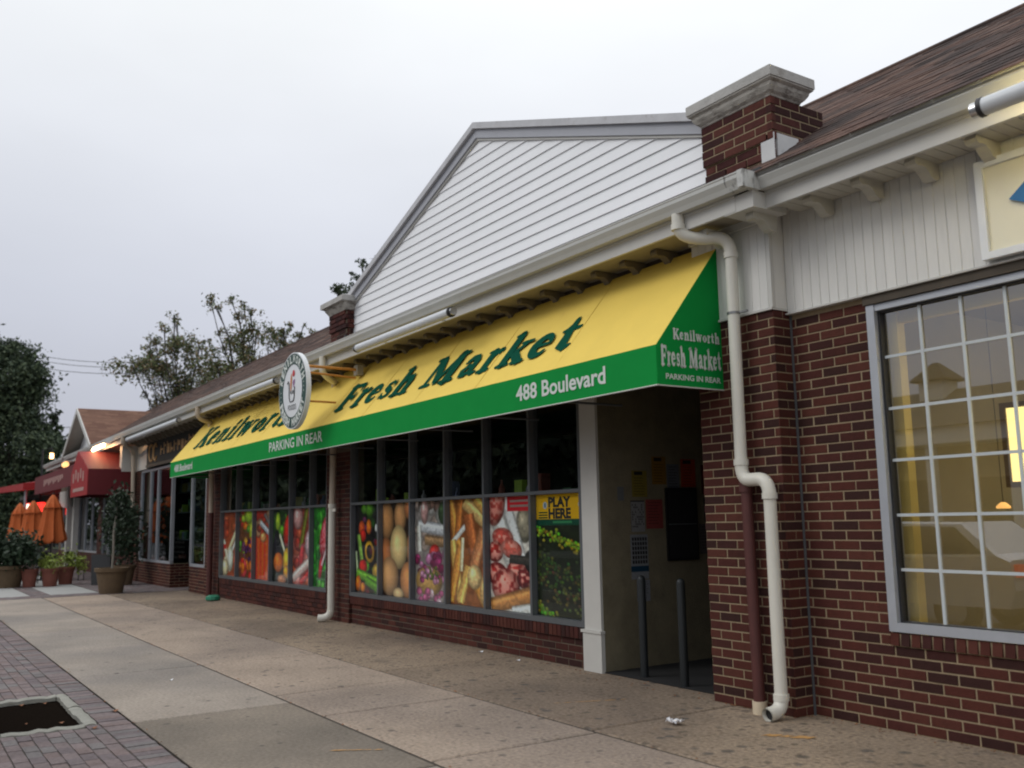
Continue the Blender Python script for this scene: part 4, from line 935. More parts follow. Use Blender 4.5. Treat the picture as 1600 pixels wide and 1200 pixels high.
# ================================================================== POSTERS
PH, PW = 120, 70
UU, VV = np.meshgrid(np.linspace(0, 1, PW), np.linspace(0, 2.05, PH))   # v runs down, same unit as u
def noise2(s, seed=0):
    r_ = np.random.default_rng(seed); n = int(3+s*3); gr = r_.random((n*2+3, n+3)); x = UU*n; y = VV*n; xi, yi = x.astype(int), y.astype(int); fx, fy = x-xi, y-yi
    fx, fy = fx*fx*(3-2*fx), fy*fy*(3-2*fy); yi = np.minimum(yi, n*2+1); xi = np.minimum(xi, n+1)
    return (gr[yi, xi]*(1-fx)+gr[yi, xi+1]*fx)*(1-fy)+(gr[yi+1, xi]*(1-fx)+gr[yi+1, xi+1]*fx)*fy
class Pic:
    def __init__(s, bgc, seed=1): s.a = np.ones((PH, PW, 3))*np.array(bgc)/255.; s.k = seed; s.tex(4, .35)
    def tex(s, sc, amt):
        s.k += 1; s.a *= (1-amt/2+amt*noise2(sc, s.k))[..., None]
    def el(s, cx, cy, rx, ry, col, rot=0, hl=.45, edge=.12, col2=None, hole=0, tex=.3):
        c, s_ = math.cos(rot), math.sin(rot); dx, dy = UU-cx, VV-cy; p = (dx*c+dy*s_)/rx; q = (-dx*s_+dy*c)/ry; d = np.sqrt(p*p+q*q)
        m = np.clip((1-d)/edge, 0, 1)
        if hole: m *= np.clip((d-hole)/edge, 0, 1)
        light = 1.12-.55*d**2-.25*(p+q)*.4+hl*np.exp(-((p+.3)**2+(q+.35)**2)/.08); s.k += 1
        cc = (np.array(col)/255.)[None, None]*light[..., None]*(1-tex/2+tex*noise2(7, s.k))[..., None]
        if col2 is not None: t = noise2(5, s.k+99)[..., None]; t = np.clip((t-.4)*4, 0, 1); cc = cc*(1-t)+np.array(col2)/255.*t*light[..., None]
        s.a = s.a*(1-m[..., None])+cc*m[..., None]; return s
    def poly(s, x0, y0, x1, y1, w_, col, hl=.3, fibre=0):
        dx, dy = x1-x0, y1-y0; L_ = math.hypot(dx, dy); t = ((UU-x0)*dx+(VV-y0)*dy)/L_; n_ = (-(UU-x0)*dy+(VV-y0)*dx)/L_/w_
        m = np.clip((1-np.abs(n_))/.2, 0, 1)*((t > 0) & (t < L_)); s.k += 1
        lt = (1.05-.5*n_**2+hl*np.exp(-(n_+.3)**2/.06))*(.85+.3*noise2(9, s.k)); cc = np.array(col)/255.*lt[..., None]
        if fibre: cc = cc*(1+fibre*np.sin(n_*14))[..., None]
        s.a = s.a*(1-m[..., None])+cc*m[..., None]; return s
    def rect(s, x0, x1, y0, y1, col): m = (UU >= x0) & (UU <= x1) & (VV >= y0) & (VV <= y1); s.a[m] = np.array(col)/255.; return s
    def fill(s, cols, n, r0, r1, seed, ybox=(0, 2.05), xb=(0, 1), asp=1.3):
        r_ = np.random.default_rng(seed)
        for _ in range(n):
            c = cols[r_.integers(len(cols))]; r = r_.uniform(r0, r1); s.el(r_.uniform(*xb), r_.uniform(*ybox), r, r*r_.uniform(.7, asp), c, r_.uniform(0, 3), hl=r_.uniform(.2, .6), edge=.2)
        return s
    def get(s): return np.clip(s.a*1.02, 0, 1)
pics = []
RED, DR, GRN, DG, LG, OR, YE, CR, WH, PU, BR, BLK = (205, 35, 25), (130, 20, 18), (90, 150, 35), (35, 70, 20), (165, 200, 50), (230, 115, 25), (240, 180, 40), (235, 215, 170), (235, 232, 225), (110, 40, 90), (190, 120, 60), (25, 18, 15)
# bank A, left to right
p = Pic((170, 80, 45), 3).fill([(180, 70, 40), (200, 100, 60)], 16, .08, .2, 3, (0, .7)); p.poly(.1, 1.6, .95, .45, .10, CR).poly(.0, .9, .5, 1.9, .10, (240, 225, 195)).poly(.9, .8, .4, 1.5, .07, WH).el(.5, 1.5, .2, .42, (235, 235, 215)).el(.15, 1.8, .25, .3, CR).el(.85, 1.6, .2, .35, (205, 95, 60)); p.rect(.0, .2, 1.05, 1.2, RED); pics.append(('cheese and cured meat', p))
p = Pic((110, 60, 25), 5).fill([OR, RED, LG, (200, 140, 30), GRN], 34, .08, .17, 5, (0, 1.2)); p.el(.6, .15, .3, .25, LG).el(.78, .62, .16, .34, (190, 205, 50)).el(.75, 1.05, .17, .28, OR); p.fill([PU, (70, 30, 80)], 14, .05, .11, 6, (.9, 1.5), (.2, .75)); p.fill([RED, OR, (210, 60, 70)], 14, .1, .18, 8, (1.5, 2.0)); pics.append(('mixed fruit', p))
p = Pic((190, 50, 30), 7); p.fill([(200, 150, 110), (150, 60, 40)], 10, .12, .25, 3, (0, .7)); 
for k in range(13): p.poly(.0+k*.085, .75+.08*math.sin(k), .05+k*.08, 2.05, .055, (215, 45+5*(k % 3)*5, 28), .5, .1)
p.poly(.25, .35, .95, .75, .10, (190, 195, 205)).poly(.5, .1, 1.0, .6, .07, (120, 110, 110)).el(.45, .8, .2, .16, (225, 160, 100)); pics.append(('red crab legs', p))
p = Pic((30, 35, 20), 9); p.fill([DG, GRN, (60, 90, 30)], 14, .1, .22, 3, (0, .9), (0, .6)); p.el(.25, .35, .14, .3, LG).el(.78, .6, .24, .5, RED, .15, .8).el(.95, .2, .15, .4, (180, 15, 15)).el(.2, 1.0, .2, .45, (30, 25, 35)).poly(.35, .7, .9, 1.7, .06, (225, 225, 190)).el(.3, 1.5, .28, .3, OR).el(.75, 1.45, .22, .4, YE).el(.72, 1.75, .16, .2, (235, 160, 30)).el(.5, 1.98, .25, .15, (200, 130, 90)); pics.append(('peppers and vegetables', p))
p = Pic((150, 60, 50), 11); p.fill([(190, 90, 60), (205, 120, 110), (150, 50, 40)], 20, .12, .25, 3, (0, 2)); p.el(.25, .25, .25, .35, (225, 165, 160)).poly(.7, .0, .4, 1.1, .10, (120, 120, 40)).el(.88, .95, .28, .42, (215, 180, 185), 0, .3).el(.45, 1.3, .13, .4, (200, 60, 65), .2).poly(.0, 1.9, .95, 1.35, .14, (235, 200, 190)).poly(.4, 2.0, 1.0, 1.6, .1, (200, 45, 40)); pics.append(('sliced meats', p))
p = Pic((45, 130, 35), 13).fill([(50, 150, 40), (80, 175, 55), (30, 100, 25)], 60, .08, .2, 13); p.el(.72, .75, .34, .62, (205, 45, 60), .35, .3, col2=(235, 130, 140)).el(.45, 1.55, .12, .35, (200, 40, 55), .25, .3).poly(.5, 1.5, .9, .9, .05, (235, 190, 195)); pics.append(('red steak on lettuce', p))
# bank B, left to right
p = Pic((22, 16, 16), 15).fill([DR, PU, DG, (90, 30, 40), GRN], 26, .07, .15, 15); p.el(.55, .1, .16, .2, GRN).el(.25, .55, .13, .19, (215, 80, 30)).el(.52, .52, .1, .19, OR).el(.3, .72, .12, .16, RED).el(.8, .55, .05, .1, WH).poly(.12, .7, .28, 1.4, .08, (130, 170, 70)).poly(.02, 1.1, .1, 1.7, .05, (190, 210, 160)).el(.55, 1.1, .19, .27, YE, -.15, .3, hole=.55).el(.3, 1.45, .17, .18, RED).el(.85, 1.55, .2, .22, (190, 150, 60)).poly(.05, 1.6, .95, 1.8, .13, (110, 170, 40)).poly(.4, 1.75, .95, 1.95, .12, (95, 155, 40)).el(.12, 1.85, .12, .2, OR).el(.3, 1.93, .1, .12, (240, 130, 30)); pics.append(('peppers on black', p))
p = Pic((45, 25, 15), 17)
for cx, cy, rx, ry, c_ in ((.13, .38, .25, .43, (205, 145, 90)), (.58, .30, .2, .36, (215, 155, 100)), (.95, .12, .25, .30, (225, 140, 85)), (.98, 1.0, .2, .42, (225, 150, 95)), (.1, 1.15, .25, .4, (190, 115, 65)), (.53, .97, .29, .50, (240, 205, 140)), (.22, 1.62, .31, .44, (215, 160, 105)), (.85, 1.68, .28, .42, (225, 150, 90)), (.52, 1.98, .18, .13, (235, 195, 140))): p.el(cx, cy, rx, ry, c_, 0, .12, .06, tex=.06)
pics.append(('brown eggs', p))
p = Pic((150, 140, 135), 19).fill([(190, 185, 180), (170, 150, 140), (120, 90, 80)], 20, .08, .2, 19, (0, 1)); p.poly(.1, .5, .9, .6, .14, (215, 215, 220)).poly(.12, .5, .15, 1.05, .07, (225, 220, 210)).el(.3, .2, .12, .3, (215, 165, 160)).el(.85, .25, .15, .25, (60, 80, 50)).poly(.3, .8, .9, .85, .12, (160, 125, 90)).el(.6, 1.1, .18, .22, (200, 40, 35)).fill([(150, 50, 100), (190, 120, 160), (120, 30, 70)], 34, .07, .15, 21, (1.1, 1.6)).el(.42, 1.65, .42, .32, (205, 160, 90), 0, .1, .1).fill([(150, 50, 100), (190, 130, 160), (90, 100, 40)], 22, .04, .09, 22, (1.35, 1.65), (.2, .75)).fill([(180, 90, 130), (215, 180, 190)], 14, .06, .11, 23, (1.85, 2.05)); pics.append(('onion salad and dip', p))
p = Pic((150, 85, 40), 21)
for a in ((.0, .0, .25, 1.0, .13, (225, 150, 70)), (.3, .0, .2, .8, .10, (200, 120, 55)), (.4, .05, 1.0, .5, .15, (235, 190, 120)), (.7, .0, 1.0, .3, .12, (240, 180, 90)), (.0, .9, .5, .45, .06, WH), (.5, .3, .7, 1.2, .16, (195, 110, 60)), (.9, .6, .6, 1.4, .14, (215, 140, 90)), (.05, .8, .3, 2.0, .12, (235, 185, 100)), (.3, .9, .0, 2.0, .12, (225, 150, 70)), (.5, 1.3, .25, 2.0, .12, (240, 185, 100)), (.55, 1.4, .95, 2.0, .13, (235, 160, 70)), (.35, .75, .3, 1.4, .05, (245, 225, 180))): p.poly(*a)
p.el(.65, 1.5, .2, .25, (245, 205, 140)).el(.95, 1.75, .18, .35, (240, 190, 120)); pics.append(('bread and pastries', p))
p = Pic((225, 215, 205), 23); p.poly(.0, .0, .55, 1.2, .2, WH).el(.8, .5, .2, .35, (150, 140, 120)).poly(.35, .0, .75, 1.2, .12, (235, 232, 230))
for cx, cy, rx, ry, c_, ro in ((.15, .15, .22, .40, (190, 75, 65), .2), (.3, .75, .26, .2, (200, 80, 70), .2), (.12, 1.0, .2, .2, (165, 45, 40), 0), (.5, .95, .25, .18, (215, 100, 85), .3), (.15, 1.4, .25, .22, (150, 35, 32), 0), (.62, 1.35, .25, .22, (170, 50, 45), 0), (.35, 1.62, .33, .34, (165, 42, 38), .3), (.78, 1.45, .18, .2, (120, 25, 28), 0)): p.el(cx, cy, rx, ry, c_, ro, .25, .08, (235, 150, 135))
p.poly(.0, 2.0, 1.0, 1.7, .16, (200, 135, 75)).el(.9, 1.15, .13, .2, BLK).poly(.45, 1.12, .9, 1.15, .09, (60, 55, 50)).poly(.5, 2.05, 1.0, 1.95, .1, WH); p.rect(.42, 1, .0, .26, (215, 30, 45)); pics.append(('raw beef cubes with a red label', p))
p = Pic((28, 34, 18), 25)
for k in range(420):
    t = rng.random(); rr = rng.integers(0, 4); x = t*1.1; yb = (.62, 1.05, 1.35, 1.9)[rr]+t*(.35, .5, .65, .5)[rr]; c_ = ((150, 175, 40), (70, 85, 35), (85, 90, 40), (120, 160, 45))[rr]
    p.el(x, yb+rng.normal(0, (.05, .12, .12, .07)[rr]), .04, .035, tuple(int(v*rng.uniform(.6, 1.2)) for v in c_), 0, .2, .4)
p.rect(0, 1, 0, .42, (240, 185, 20)); p.rect(0, 1, .42, .53, (15, 75, 55)); p.rect(.35, .75, .455, .485, (60, 140, 90)); pics.append(('green crop rows with a yellow PLAY HERE banner', p))
cells = cA+cB; Z0, Z1 = .50, 1.895
where = ['far left', '', '', '', '', '']
for i, ((a, b_), (nm, p)) in enumerate(zip(cells, pics)):
    o = build_print('window_poster', p.get(), (a+.004, 6.428, Z1-.004), (b_-a-.008, 0, 0), (0, 0, Z0-Z1+.008), 'poster_print', label='poster of %s in the %s window bank' % (nm, 'left' if i < 6 else 'right'), cat='poster', group='food posters in the grocery windows')
    W_ = b_-a; yy = 6.4262
    if i == 11:
        sans_text('PLAY', (a+W_*.5, yy, Z1-.155), (1, 0, 0), (0, 0, 1), (0, -1, 0), W_*.46, .12, 'black_ink', o, bold=.05, off=0, center=True)
        sans_text('HERE', (a+W_*.5, yy, Z1-.285), (1, 0, 0), (0, 0, 1), (0, -1, 0), W_*.46, .12, 'black_ink', o, bold=.05, off=0, center=True)
        for fx in (.2, .95-.03):
            MB().add([(a+W_*fx+.042*math.cos(t), yy, Z1-.13+.042*math.sin(t)) for t in np.linspace(0, 2*math.pi, 16, endpoint=False)], [tuple(range(16))]).build('round_logo', 'letter_white', o)
            MB().add([(a+W_*fx-.012+.0, yy-.001, Z1-.155), (a+W_*fx+.014, yy-.001, Z1-.155), (a+W_*fx+.014, yy-.001, Z1-.105), (a+W_*fx-.012, yy-.001, Z1-.105)], [(0, 1, 2, 3)]).build('logo_mark', 'sign_blue', o)
        for k, z_ in enumerate((.22, .25, .28)): MB().add([(a+W_*.06, yy, Z1-z_), (a+W_*.25, yy, Z1-z_), (a+W_*.25, yy, Z1-z_+.015), (a+W_*.06, yy, Z1-z_+.015)], [(0, 1, 2, 3)]).build('small_print', 'letter_dark', o)
    if i == 10:
        for z_ in (.075, .135): MB().add([(a+W_*.48, yy, Z1-z_), (a+W_*.96, yy, Z1-z_), (a+W_*.96, yy, Z1-z_+.028), (a+W_*.48, yy, Z1-z_+.028)], [(0, 1, 2, 3)]).build('small_print', 'faded_letter', o)

# ================================================================== LEFT SHOP
lsb = thing('signboard_shop', (-26, 6.6, 0), 'dark glazed shop with a gold lettered signboard and recessed door, left of the yellow awning', 'building')
lw = MB().box(-30.6, -30.0, 6.36, 6.6, -.2, 4.1).box(-30.0, -26.2, 6.372, 6.6, -.2, .62).box(-26.4, -26.2, 6.6, 8.0, -.2, .62).box(-24.3, -22.9, 6.372, 6.7, -.2, .62).box(-22.9, -22.3, 6.36, 6.7, -.2, 3.3).build('wall', 'mortar', lsb)
jl = rows_layout(-30.0, -26.2, 0, 8*CH)+rows_layout(-24.3, -22.9, 0, 8*CH)
bricks_x(lw, jl, 6.372, joined=True); bricks_x(lw, rows_layout(-30.6, -30.0, 0, 3.3), 6.36, joined=True); bricks_x(lw, rows_layout(-22.9, -22.3, 0, 3.3), 6.36, joined=True)
bricks_y(lw, rows_layout(6.372, 8.0, 0, 8*CH), -26.2, joined=True)
def simple_window(par, xs, z0, z1, y=6.36, m='frame_light', horiz=()):
    fr = MB().box(xs[0], xs[-1], y, y+.09, z0, z0+.06).box(xs[0], xs[-1], y, y+.09, z1-.06, z1)
    for x in xs: fr.box(x-.03, x+.03, y-.002, y+.088, z0+.06, z1-.06)
    for h in horiz: fr.box(xs[0], xs[-1], y+.004, y+.08, h-.02, h+.02)
    wn = fr.build('window', m, par)
    for a, b_ in zip(xs[:-1], xs[1:]): MB().box(a+.03, b_-.03, y+.04, y+.046, z0+.06, z1-.06).build('pane', 'glass_dark', wn)
    return wn
simple_window(lsb, [-29.95, -28.75, -27.85, -26.25], .62, 3.28)
simple_window(lsb, [-24.25, -22.95], .62, 3.28)
sw = MB().box(-26.26, -26.2, 6.46, 7.9, 3.1, 3.28).box(-26.26, -26.2, 7.84, 7.9, .62, 3.1).build('side_window', 'frame_light', lsb)
MB().box(-26.235, -26.229, 6.46, 7.84, .62, 3.1).build('pane', 'glass_dark', sw)
dr = MB().box(-26.2, -25.2, 7.95, 8.0, 0, 3.28).build('door', 'frame_light', lsb); MB().box(-26.05, -25.35, 7.94, 7.949, .3, 2.3).build('door_glass', 'glass_dark', dr)
MB().box(-30.6, -22.3, 9.5, 9.6, 0, 3.3).box(-30.7, -30.6, 6.6, 9.6, 0, 3.3).box(-22.4, -22.3, 6.7, 9.6, 0, 3.3).box(-30.6, -22.3, 6.6, 9.6, 3.3, 3.4).box(-25.2, -24.3, 7.95, 8.05, 0, 3.3).build('room_wall', 'dark_room', lsb)
MB().box(-30.3, -29.0, 6.30, 6.5, 3.3, 4.1).build('white_corner_panel', 'white_trim', lsb)
sb_ = thing('signboard', (-26, 6.3, 3.32), 'dark signboard with gold letters above the dark shop windows', 'sign')
MB().box(-29.0, -22.4, 6.28, 6.36, 3.32, 4.12).build('board', 'dark_wall', sb_)
MB().box(-29.0, -22.4, 6.26, 6.285, 3.32, 3.40).box(-29.0, -22.4, 6.26, 6.285, 4.04, 4.12).build('frame', 'head_brown', sb_)
MB().tube([(-28.4+.26*math.cos(t), 6.275, 3.72+.24*math.sin(t)) for t in np.linspace(0, 2*math.pi, 20)], .03, 6).tube([(-27.9+.20*math.cos(t), 6.275, 3.72+.24*math.sin(t)) for t in np.linspace(.6, 5.7, 16)], .03, 6).build('emblem', 'gold_letter', sb_)
for k in range(12): 
    x = -27.3+k*.37; h = random.uniform(.2, .34); MB().box(x, x+.05, 6.268, 6.28, 3.6, 3.6+h).box(x+.1, x+.24, 6.268, 6.28, 3.6+random.choice((0, .12, .2)), 3.65+random.choice((0, .12, .2))).build('faded_mark', 'gold_letter', sb_)
eave(lsb, -30.6, -22.2, 5.60, 4.385, 6.3); roof_part(lsb, -34.0, -22.2, False)
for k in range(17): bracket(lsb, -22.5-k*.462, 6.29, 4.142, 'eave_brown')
for z_ in (1.2, 2.0, 2.6): MB().box(-29.8, -26.6, 7.4, 7.7, z_, z_+.03).build('display_shelf', 'frame_grey', lsb)
for k in range(40):
    x = random.uniform(-29.8, -26.7); z_ = random.choice((1.23, 2.03, 2.63, .65)); h = random.uniform(.1, .4); MB().box(x, x+random.uniform(.08, .3), 7.42, 7.6, z_, z_+h).build('package', 'product', lsb)
for k in range(6): MB().box(-24.1+k*.02, -23.3, 7.0, 7.3, .7+k*.14, .75+k*.14).build('folded_stock', 'white_trim', lsb)

# ================================================================== RESTAURANT
rs = thing('restaurant_building', (-38, 6.6, 0), 'far brick restaurant with a brown cross gabled roof, behind the orange umbrellas', 'building')
rw = MB().box(-46, -30.6, 6.40, 6.6, -.2, .7).box(-46, -30.6, 6.40, 6.6, 2.9, 4.1)
for a, b_ in ((-46, -45.5), (-42.6, -41.2), (-37.0, -36.2), (-33.0, -30.6)): rw.box(a, b_, 6.40, 6.6, .7, 2.9)
rw = rw.build('wall', 'mortar_dark', rs)
bricks_x(rw, rows_layout(-46, -30.7, 0, .7)+rows_layout(-42.6, -41.2, .7, 2.9)+rows_layout(-37.0, -36.2, .7, 2.9)+rows_layout(-33.0, -30.7, .7, 2.9), 6.40, joined=True)
simple_window(rs, [-45.5, -44.5, -43.5, -42.6], .7, 2.9, 6.42); simple_window(rs, [-41.2, -39.8, -38.4, -37.0], .7, 2.9, 6.42); simple_window(rs, [-36.2, -35.1, -34, -33], .1, 2.9, 6.42)
MB().box(-46, -30.6, 9.5, 9.6, 0, 4).box(-46, -30.6, 6.6, 9.6, 3.1, 3.2).box(-46.1, -46, 6.4, 9.6, 0, 4.1).build('room_wall', 'dark_room', rs)
MB().box(-43.0, -42.7, 6.2, 6.4, 0, 3.9).build('post', 'white_trim', rs); MB().box(-41.4, -41.1, 6.2, 6.4, 0, 3.9).build('post', 'white_trim', rs)
MB().box(-46, -42.7, 6.34, 6.40, 2.5, 3.2).build('white_panel', 'white_trim', rs)
MB().box(-30.9, -30.6, 5.9, 6.5, 3.3, 4.1).build('white_corner_panel', 'white_trim', rs)
eave(rs, -46, -30.6, 5.60, 4.385, 6.4); roof_part(rs, -46, -34.01, False)
# cross gable
ax, az, gyf = -37.48, 5.97, 5.62
for s_, nm in ((1, 'right'), (-1, 'left')):
    xe = ax+s_*3.02; ze = 4.42
    base = MB().slab([(xe, gyf, ze), (ax, gyf, az), (ax, 9.8, az), (xe, 9.8, ze)] if s_ > 0 else [(ax, gyf, az), (xe, gyf, ze), (xe, 9.8, ze), (ax, 9.8, az)], (0, 0, .02)).build('cross_roof', 'shingle_brown', rs)
    if s_ > 0:
        jm = MB(); d = Vector((xe-ax, 0, ze-az)); Ld = d.length; d.normalize(); nn_ = Vector((-d.z, 0, d.x)); r = 0; q = .0
        while q < Ld-.02:
            yy = gyf-(r % 3)*.15
            while yy < 9.8:
                y0_, y1_ = max(yy+.004, gyf), min(yy+.436, 9.8); q1 = min(q+.14, Ld)
                if y1_-y0_ > .03:
                    A = Vector((ax, 0, az+.022))+d*q; B = Vector((ax, 0, az+.022))+d*q1
                    jm.add([(A.x, y0_, A.z), (A.x, y1_, A.z), (B.x+nn_.x*.014, y1_, B.z+.014), (B.x+nn_.x*.014, y0_, B.z+.014), (B.x, y0_, B.z), (B.x, y1_, B.z)], [(0, 1, 2, 3), (3, 2, 5, 4), (0, 3, 4), (1, 5, 2)])
                yy += .44
            q += .14; r += 1
        jm.build('shingle', 'shingle_brown', base, kind='stuff')
MB().prismy([(ax-2.8, 4.4), (ax+2.8, 4.4), (ax, az-.12)], 6.1, 6.2).build('gable', 'siding', rs)
for s_ in (1, -1):
    MB().prismy([(ax, az+.02), (ax+s_*3.05, 4.43), (ax+s_*3.05, 4.25), (ax, az-.16)][::s_], 5.58, 5.62).build('rake_board', 'white_trim', rs)
    MB().prismy([(ax, az-.03), (ax+s_*3.0, 4.40), (ax+s_*3.0, 4.37), (ax, az-.07)][::s_], 5.63, 6.1).build('rake_soffit', 'soffit_paint', rs)
# entrance canopy
cn = thing('entrance_canopy', (-32.2, 5.6, 2.6), 'maroon gabled entrance canopy lit from above by a bright lamp', 'awning')
x0, x1, y0, y1 = -33.7, -30.62, 4.97, 6.3; xm = -32.6; zt, zm, zb_ = 4.02, 3.36, 2.60
MB().slab([(x1, y0, zm), (x1, y1, zm), (xm, y1, zt), (xm, y0, zt)], (0, 0, .02)).slab([(x0, y0, zm), (xm, y0, zt), (xm, y1, zt), (x0, y1, zm)], (0, 0, .02)).build('canopy_top', 'maroon_fabric', cn)
MB().slab([(x1, y0, zb_), (x1, y1, zb_), (x1, y1, zm), (x1, y0, zm)], (.015, 0, 0)).build('side_band', 'maroon_fabric', cn)
MB().slab([(x0, y0, zb_), (x0, y1, zb_), (x0, y1, zm), (x0, y0, zm)], (-.015, 0, 0)).build('side_band', 'maroon_fabric', cn)
MB().slab([(x0, y0, zb_), (x1, y0, zb_), (x1, y0, zm), (xm, y0, zt), (x0, y0, zm)], (0, -.015, 0)).build('front_panel', 'red_fabric', cn)
for k in range(5): MB().box(-33.3+k*.45, -33.1+k*.45, y0-.022, y0-.016, 3.05+.1*(k % 2), 3.35+.1*(k % 2)).build('faded_mark', 'faded_letter', cn)
MB().box(-33.2, -31.2, y0-.022, y0-.016, 2.75, 2.86).build('faded_mark', 'faded_letter', cn)
a2 = thing('window_awning', (-40, 5.6, 2.9), 'dark maroon awning with faded lettering left of the lit canopy', 'awning')
MB().slab([(-44.8, 5.2, 3.75), (-34.2, 5.2, 3.75), (-34.2, 6.3, 3.95), (-44.8, 6.3, 3.95)], (0, 0, .02)).slab([(-44.8, 5.2, 3.05), (-34.2, 5.2, 3.05), (-34.2, 5.2, 3.75), (-44.8, 5.2, 3.75)], (0, -.015, 0)).slab([(-34.2, 5.2, 3.05), (-34.2, 6.3, 3.05), (-34.2, 6.3, 3.95), (-34.2, 5.2, 3.75)], (.015, 0, 0)).build('canvas', 'maroon_fabric', a2)
for k in range(12): MB().box(-42+k*.42, -41.75+k*.42, 5.178, 5.184, 3.3+.05*(k % 3), 3.55).build('faded_mark', 'faded_letter', a2)
def lampthing(nm, lb, pts, r, m, loc): 
    t = thing(nm, loc, lb, 'lamp'); MB().tube(pts, r, 10).build('bulb', m, t); return t
t = lampthing('eave_lamp', 'bright lit tube lamp under the eave above the maroon canopy', [(-32.7, 5.42, 4.10), (-30.9, 5.42, 4.12)], .05, 'lamp_warm', (-31.8, 5.4, 4.1))
MB().box(-32.75, -30.85, 5.38, 5.62, 4.17, 4.20).build('reflector', 'tube_grey', t)
t = lampthing('eave_bulb', 'small yellow lamp under the eave left of the lit canopy', [(-38.4, 5.4, 3.95), (-38.0, 5.4, 3.95)], .10, 'pendant', (-38.2, 5.4, 3.9)); MB().box(-38.5, -37.9, 5.35, 5.6, 4.06, 4.09).build('bracket_arm', 'tube_grey', t)
t = lampthing('street_lamp', 'amber street lamp glowing against the dark tree above the far eave', [(-56.6, 7.3, 5.40), (-56.6, 7.3, 5.70)], .10, 'street_bulb', (-56.6, 7.3, 0))
MB().tube([(-56.6, 6.85, -.1), (-56.6, 6.85, 5.9), (-56.6, 7.3, 5.95), (-56.6, 7.3, 5.72)], .05, 8).build('post', 'dark_metal', t)

# ---------- far shop: red canopy + glowing sign
fb = thing('far_shop', (-56, 8, 0), 'dim far shop beyond the restaurant, mostly hidden by the umbrellas and tree', 'building')
MB().box(-66, -47, 7.2, 12, 0, 3.4).build('wall', 'dark_wall', fb); MB().box(-66.5, -46.5, 6.9, 12.3, 3.4, 3.6).build('roof', 'house_roof', fb)
for k in range(5): MB().box(-63+k*3.2, -61+k*3.2, 7.15, 7.19, .6, 2.6).build('window', 'glass_dark', fb)
fc_ = thing('flat_canopy', (-56, 6, 3.5), 'flat red canopy of the far shop against the dark tree', 'awning')
MB().slab([(-66.5, 5.0, 3.75), (-47.2, 5.0, 3.35), (-47.2, 7.2, 3.6), (-62, 7.2, 4.1)], (0, 0, .3)).build('canvas', 'red_fabric', fc_)
MB().tube([(-64, 5.2, 0), (-64, 5.2, 3.7)], .06, 8).build('post', 'frame_light', fc_); MB().tube([(-48, 5.2, 0), (-48, 5.2, 3.4)], .06, 8).build('post', 'frame_light', fc_)
gs = thing('glowing_sign', (-50, 6, 2.3), 'glowing red sign with a white patch behind the orange umbrellas', 'sign')
P_ = []
MB().prismy([(-56, 2.4), (-46.2, 2.2), (-46.2, 2.6), (-49, 2.85), (-56, 2.95)], 6.0, 6.1).build('panel', 'red_glow', gs)
MB().box(-55.6, -53.6, 5.96, 5.99, 2.45, 2.88).build('white_patch', 'glow_white', gs)

# ---------- umbrellas
def umbrella(x, y, h, lb):
    u = thing('patio_umbrella', (x, y, 0), lb, 'umbrella', 'closed orange umbrellas at the restaurant')
    b = MB(); n = 24; prof = [(.03, h), (.10, h-.12), (.17, h-.3), (.20, h-.42), (.215, h-.5), (.24, h-.8), (.30, h-1.2), (.35, h-1.5), (.33, h-1.56)]; base = len(b.v)
    for i, (r_, z) in enumerate(prof):
        for k in range(n):
            a = 2*math.pi*k/n; rr = r_*1.15*(1+(.22 if k % 3 == 0 else -.1)*min(1, i/3)); zz = z+(.05*math.cos(8*a) if i >= 7 else 0); b.v.append((x+rr*math.cos(a), y+rr*math.sin(a), zz))
    for i in range(len(prof)-1):
        for k in range(n): b.f.append((i*n+k, i*n+(k+1) % n, (i+1)*n+(k+1) % n, (i+1)*n+k))
    b.build('canopy', 'umbrella_orange', u, smooth=False)
    MB().tube([(x, y, .05), (x, y, h+.08)], .025, 8).build('pole', 'dark_metal', u); MB().lathe((x, y, 0), [(.28, 0), (.28, .05), (.05, .08)], 14).build('base', 'dark_metal', u)
    MB().tube([(x, y, h-.44), (x, y, h-.40)], .30, 12).build('tie', 'umbrella_orange', u)
umbrella(-41.2, 4.3, 2.62, 'closed orange umbrella, leftmost of the three'); umbrella(-37.2, 4.3, 2.6, 'closed orange umbrella, middle of the three before the red glow'); umbrella(-34.4, 4.55, 2.72, 'closed orange umbrella, rightmost and nearest the maroon canopy')

# ---------- foliage helpers
def leaf_cloud(name, centers, n, size, m, parent, flat=1.0, seed=0):
    r_ = np.random.default_rng(seed); V = []; 
    for (c, rad, cnt) in centers:
        k = int(cnt*n); d = r_.normal(0, .5, (k, 3))*rad; d[:, 2] *= flat; V.append(np.array(c)+d)
    P = np.vstack(V); k = len(P); a = r_.normal(0, 1, (k, 3)); a /= np.linalg.norm(a, axis=1)[:, None]; b_ = np.cross(a, r_.normal(0, 1, (k, 3))); b_ /= np.linalg.norm(b_, axis=1)[:, None]
    s_ = size*r_.uniform(.6, 1.3, (k, 1)); v = np.stack([P-a*s_, P+b_*s_*.5, P+a*s_, P-b_*s_*.5], 1).reshape(-1, 3)-np.array(wloc(parent))
    me = bpy.data.meshes.new(name); me.vertices.add(len(v)); me.vertices.foreach_set('co', v.ravel()); me.loops.add(k*4); me.loops.foreach_set('vertex_index', np.arange(k*4)); me.polygons.add(k); me.polygons.foreach_set('loop_start', np.arange(k)*4)
    try: me.polygons.foreach_set('loop_total', np.full(k, 4))
    except Exception: pass
    me.update(calc_edges=True); me.materials.append(MATS[m]); o = bpy.data.objects.new(name, me); o.parent = parent; COL.objects.link(o); return o
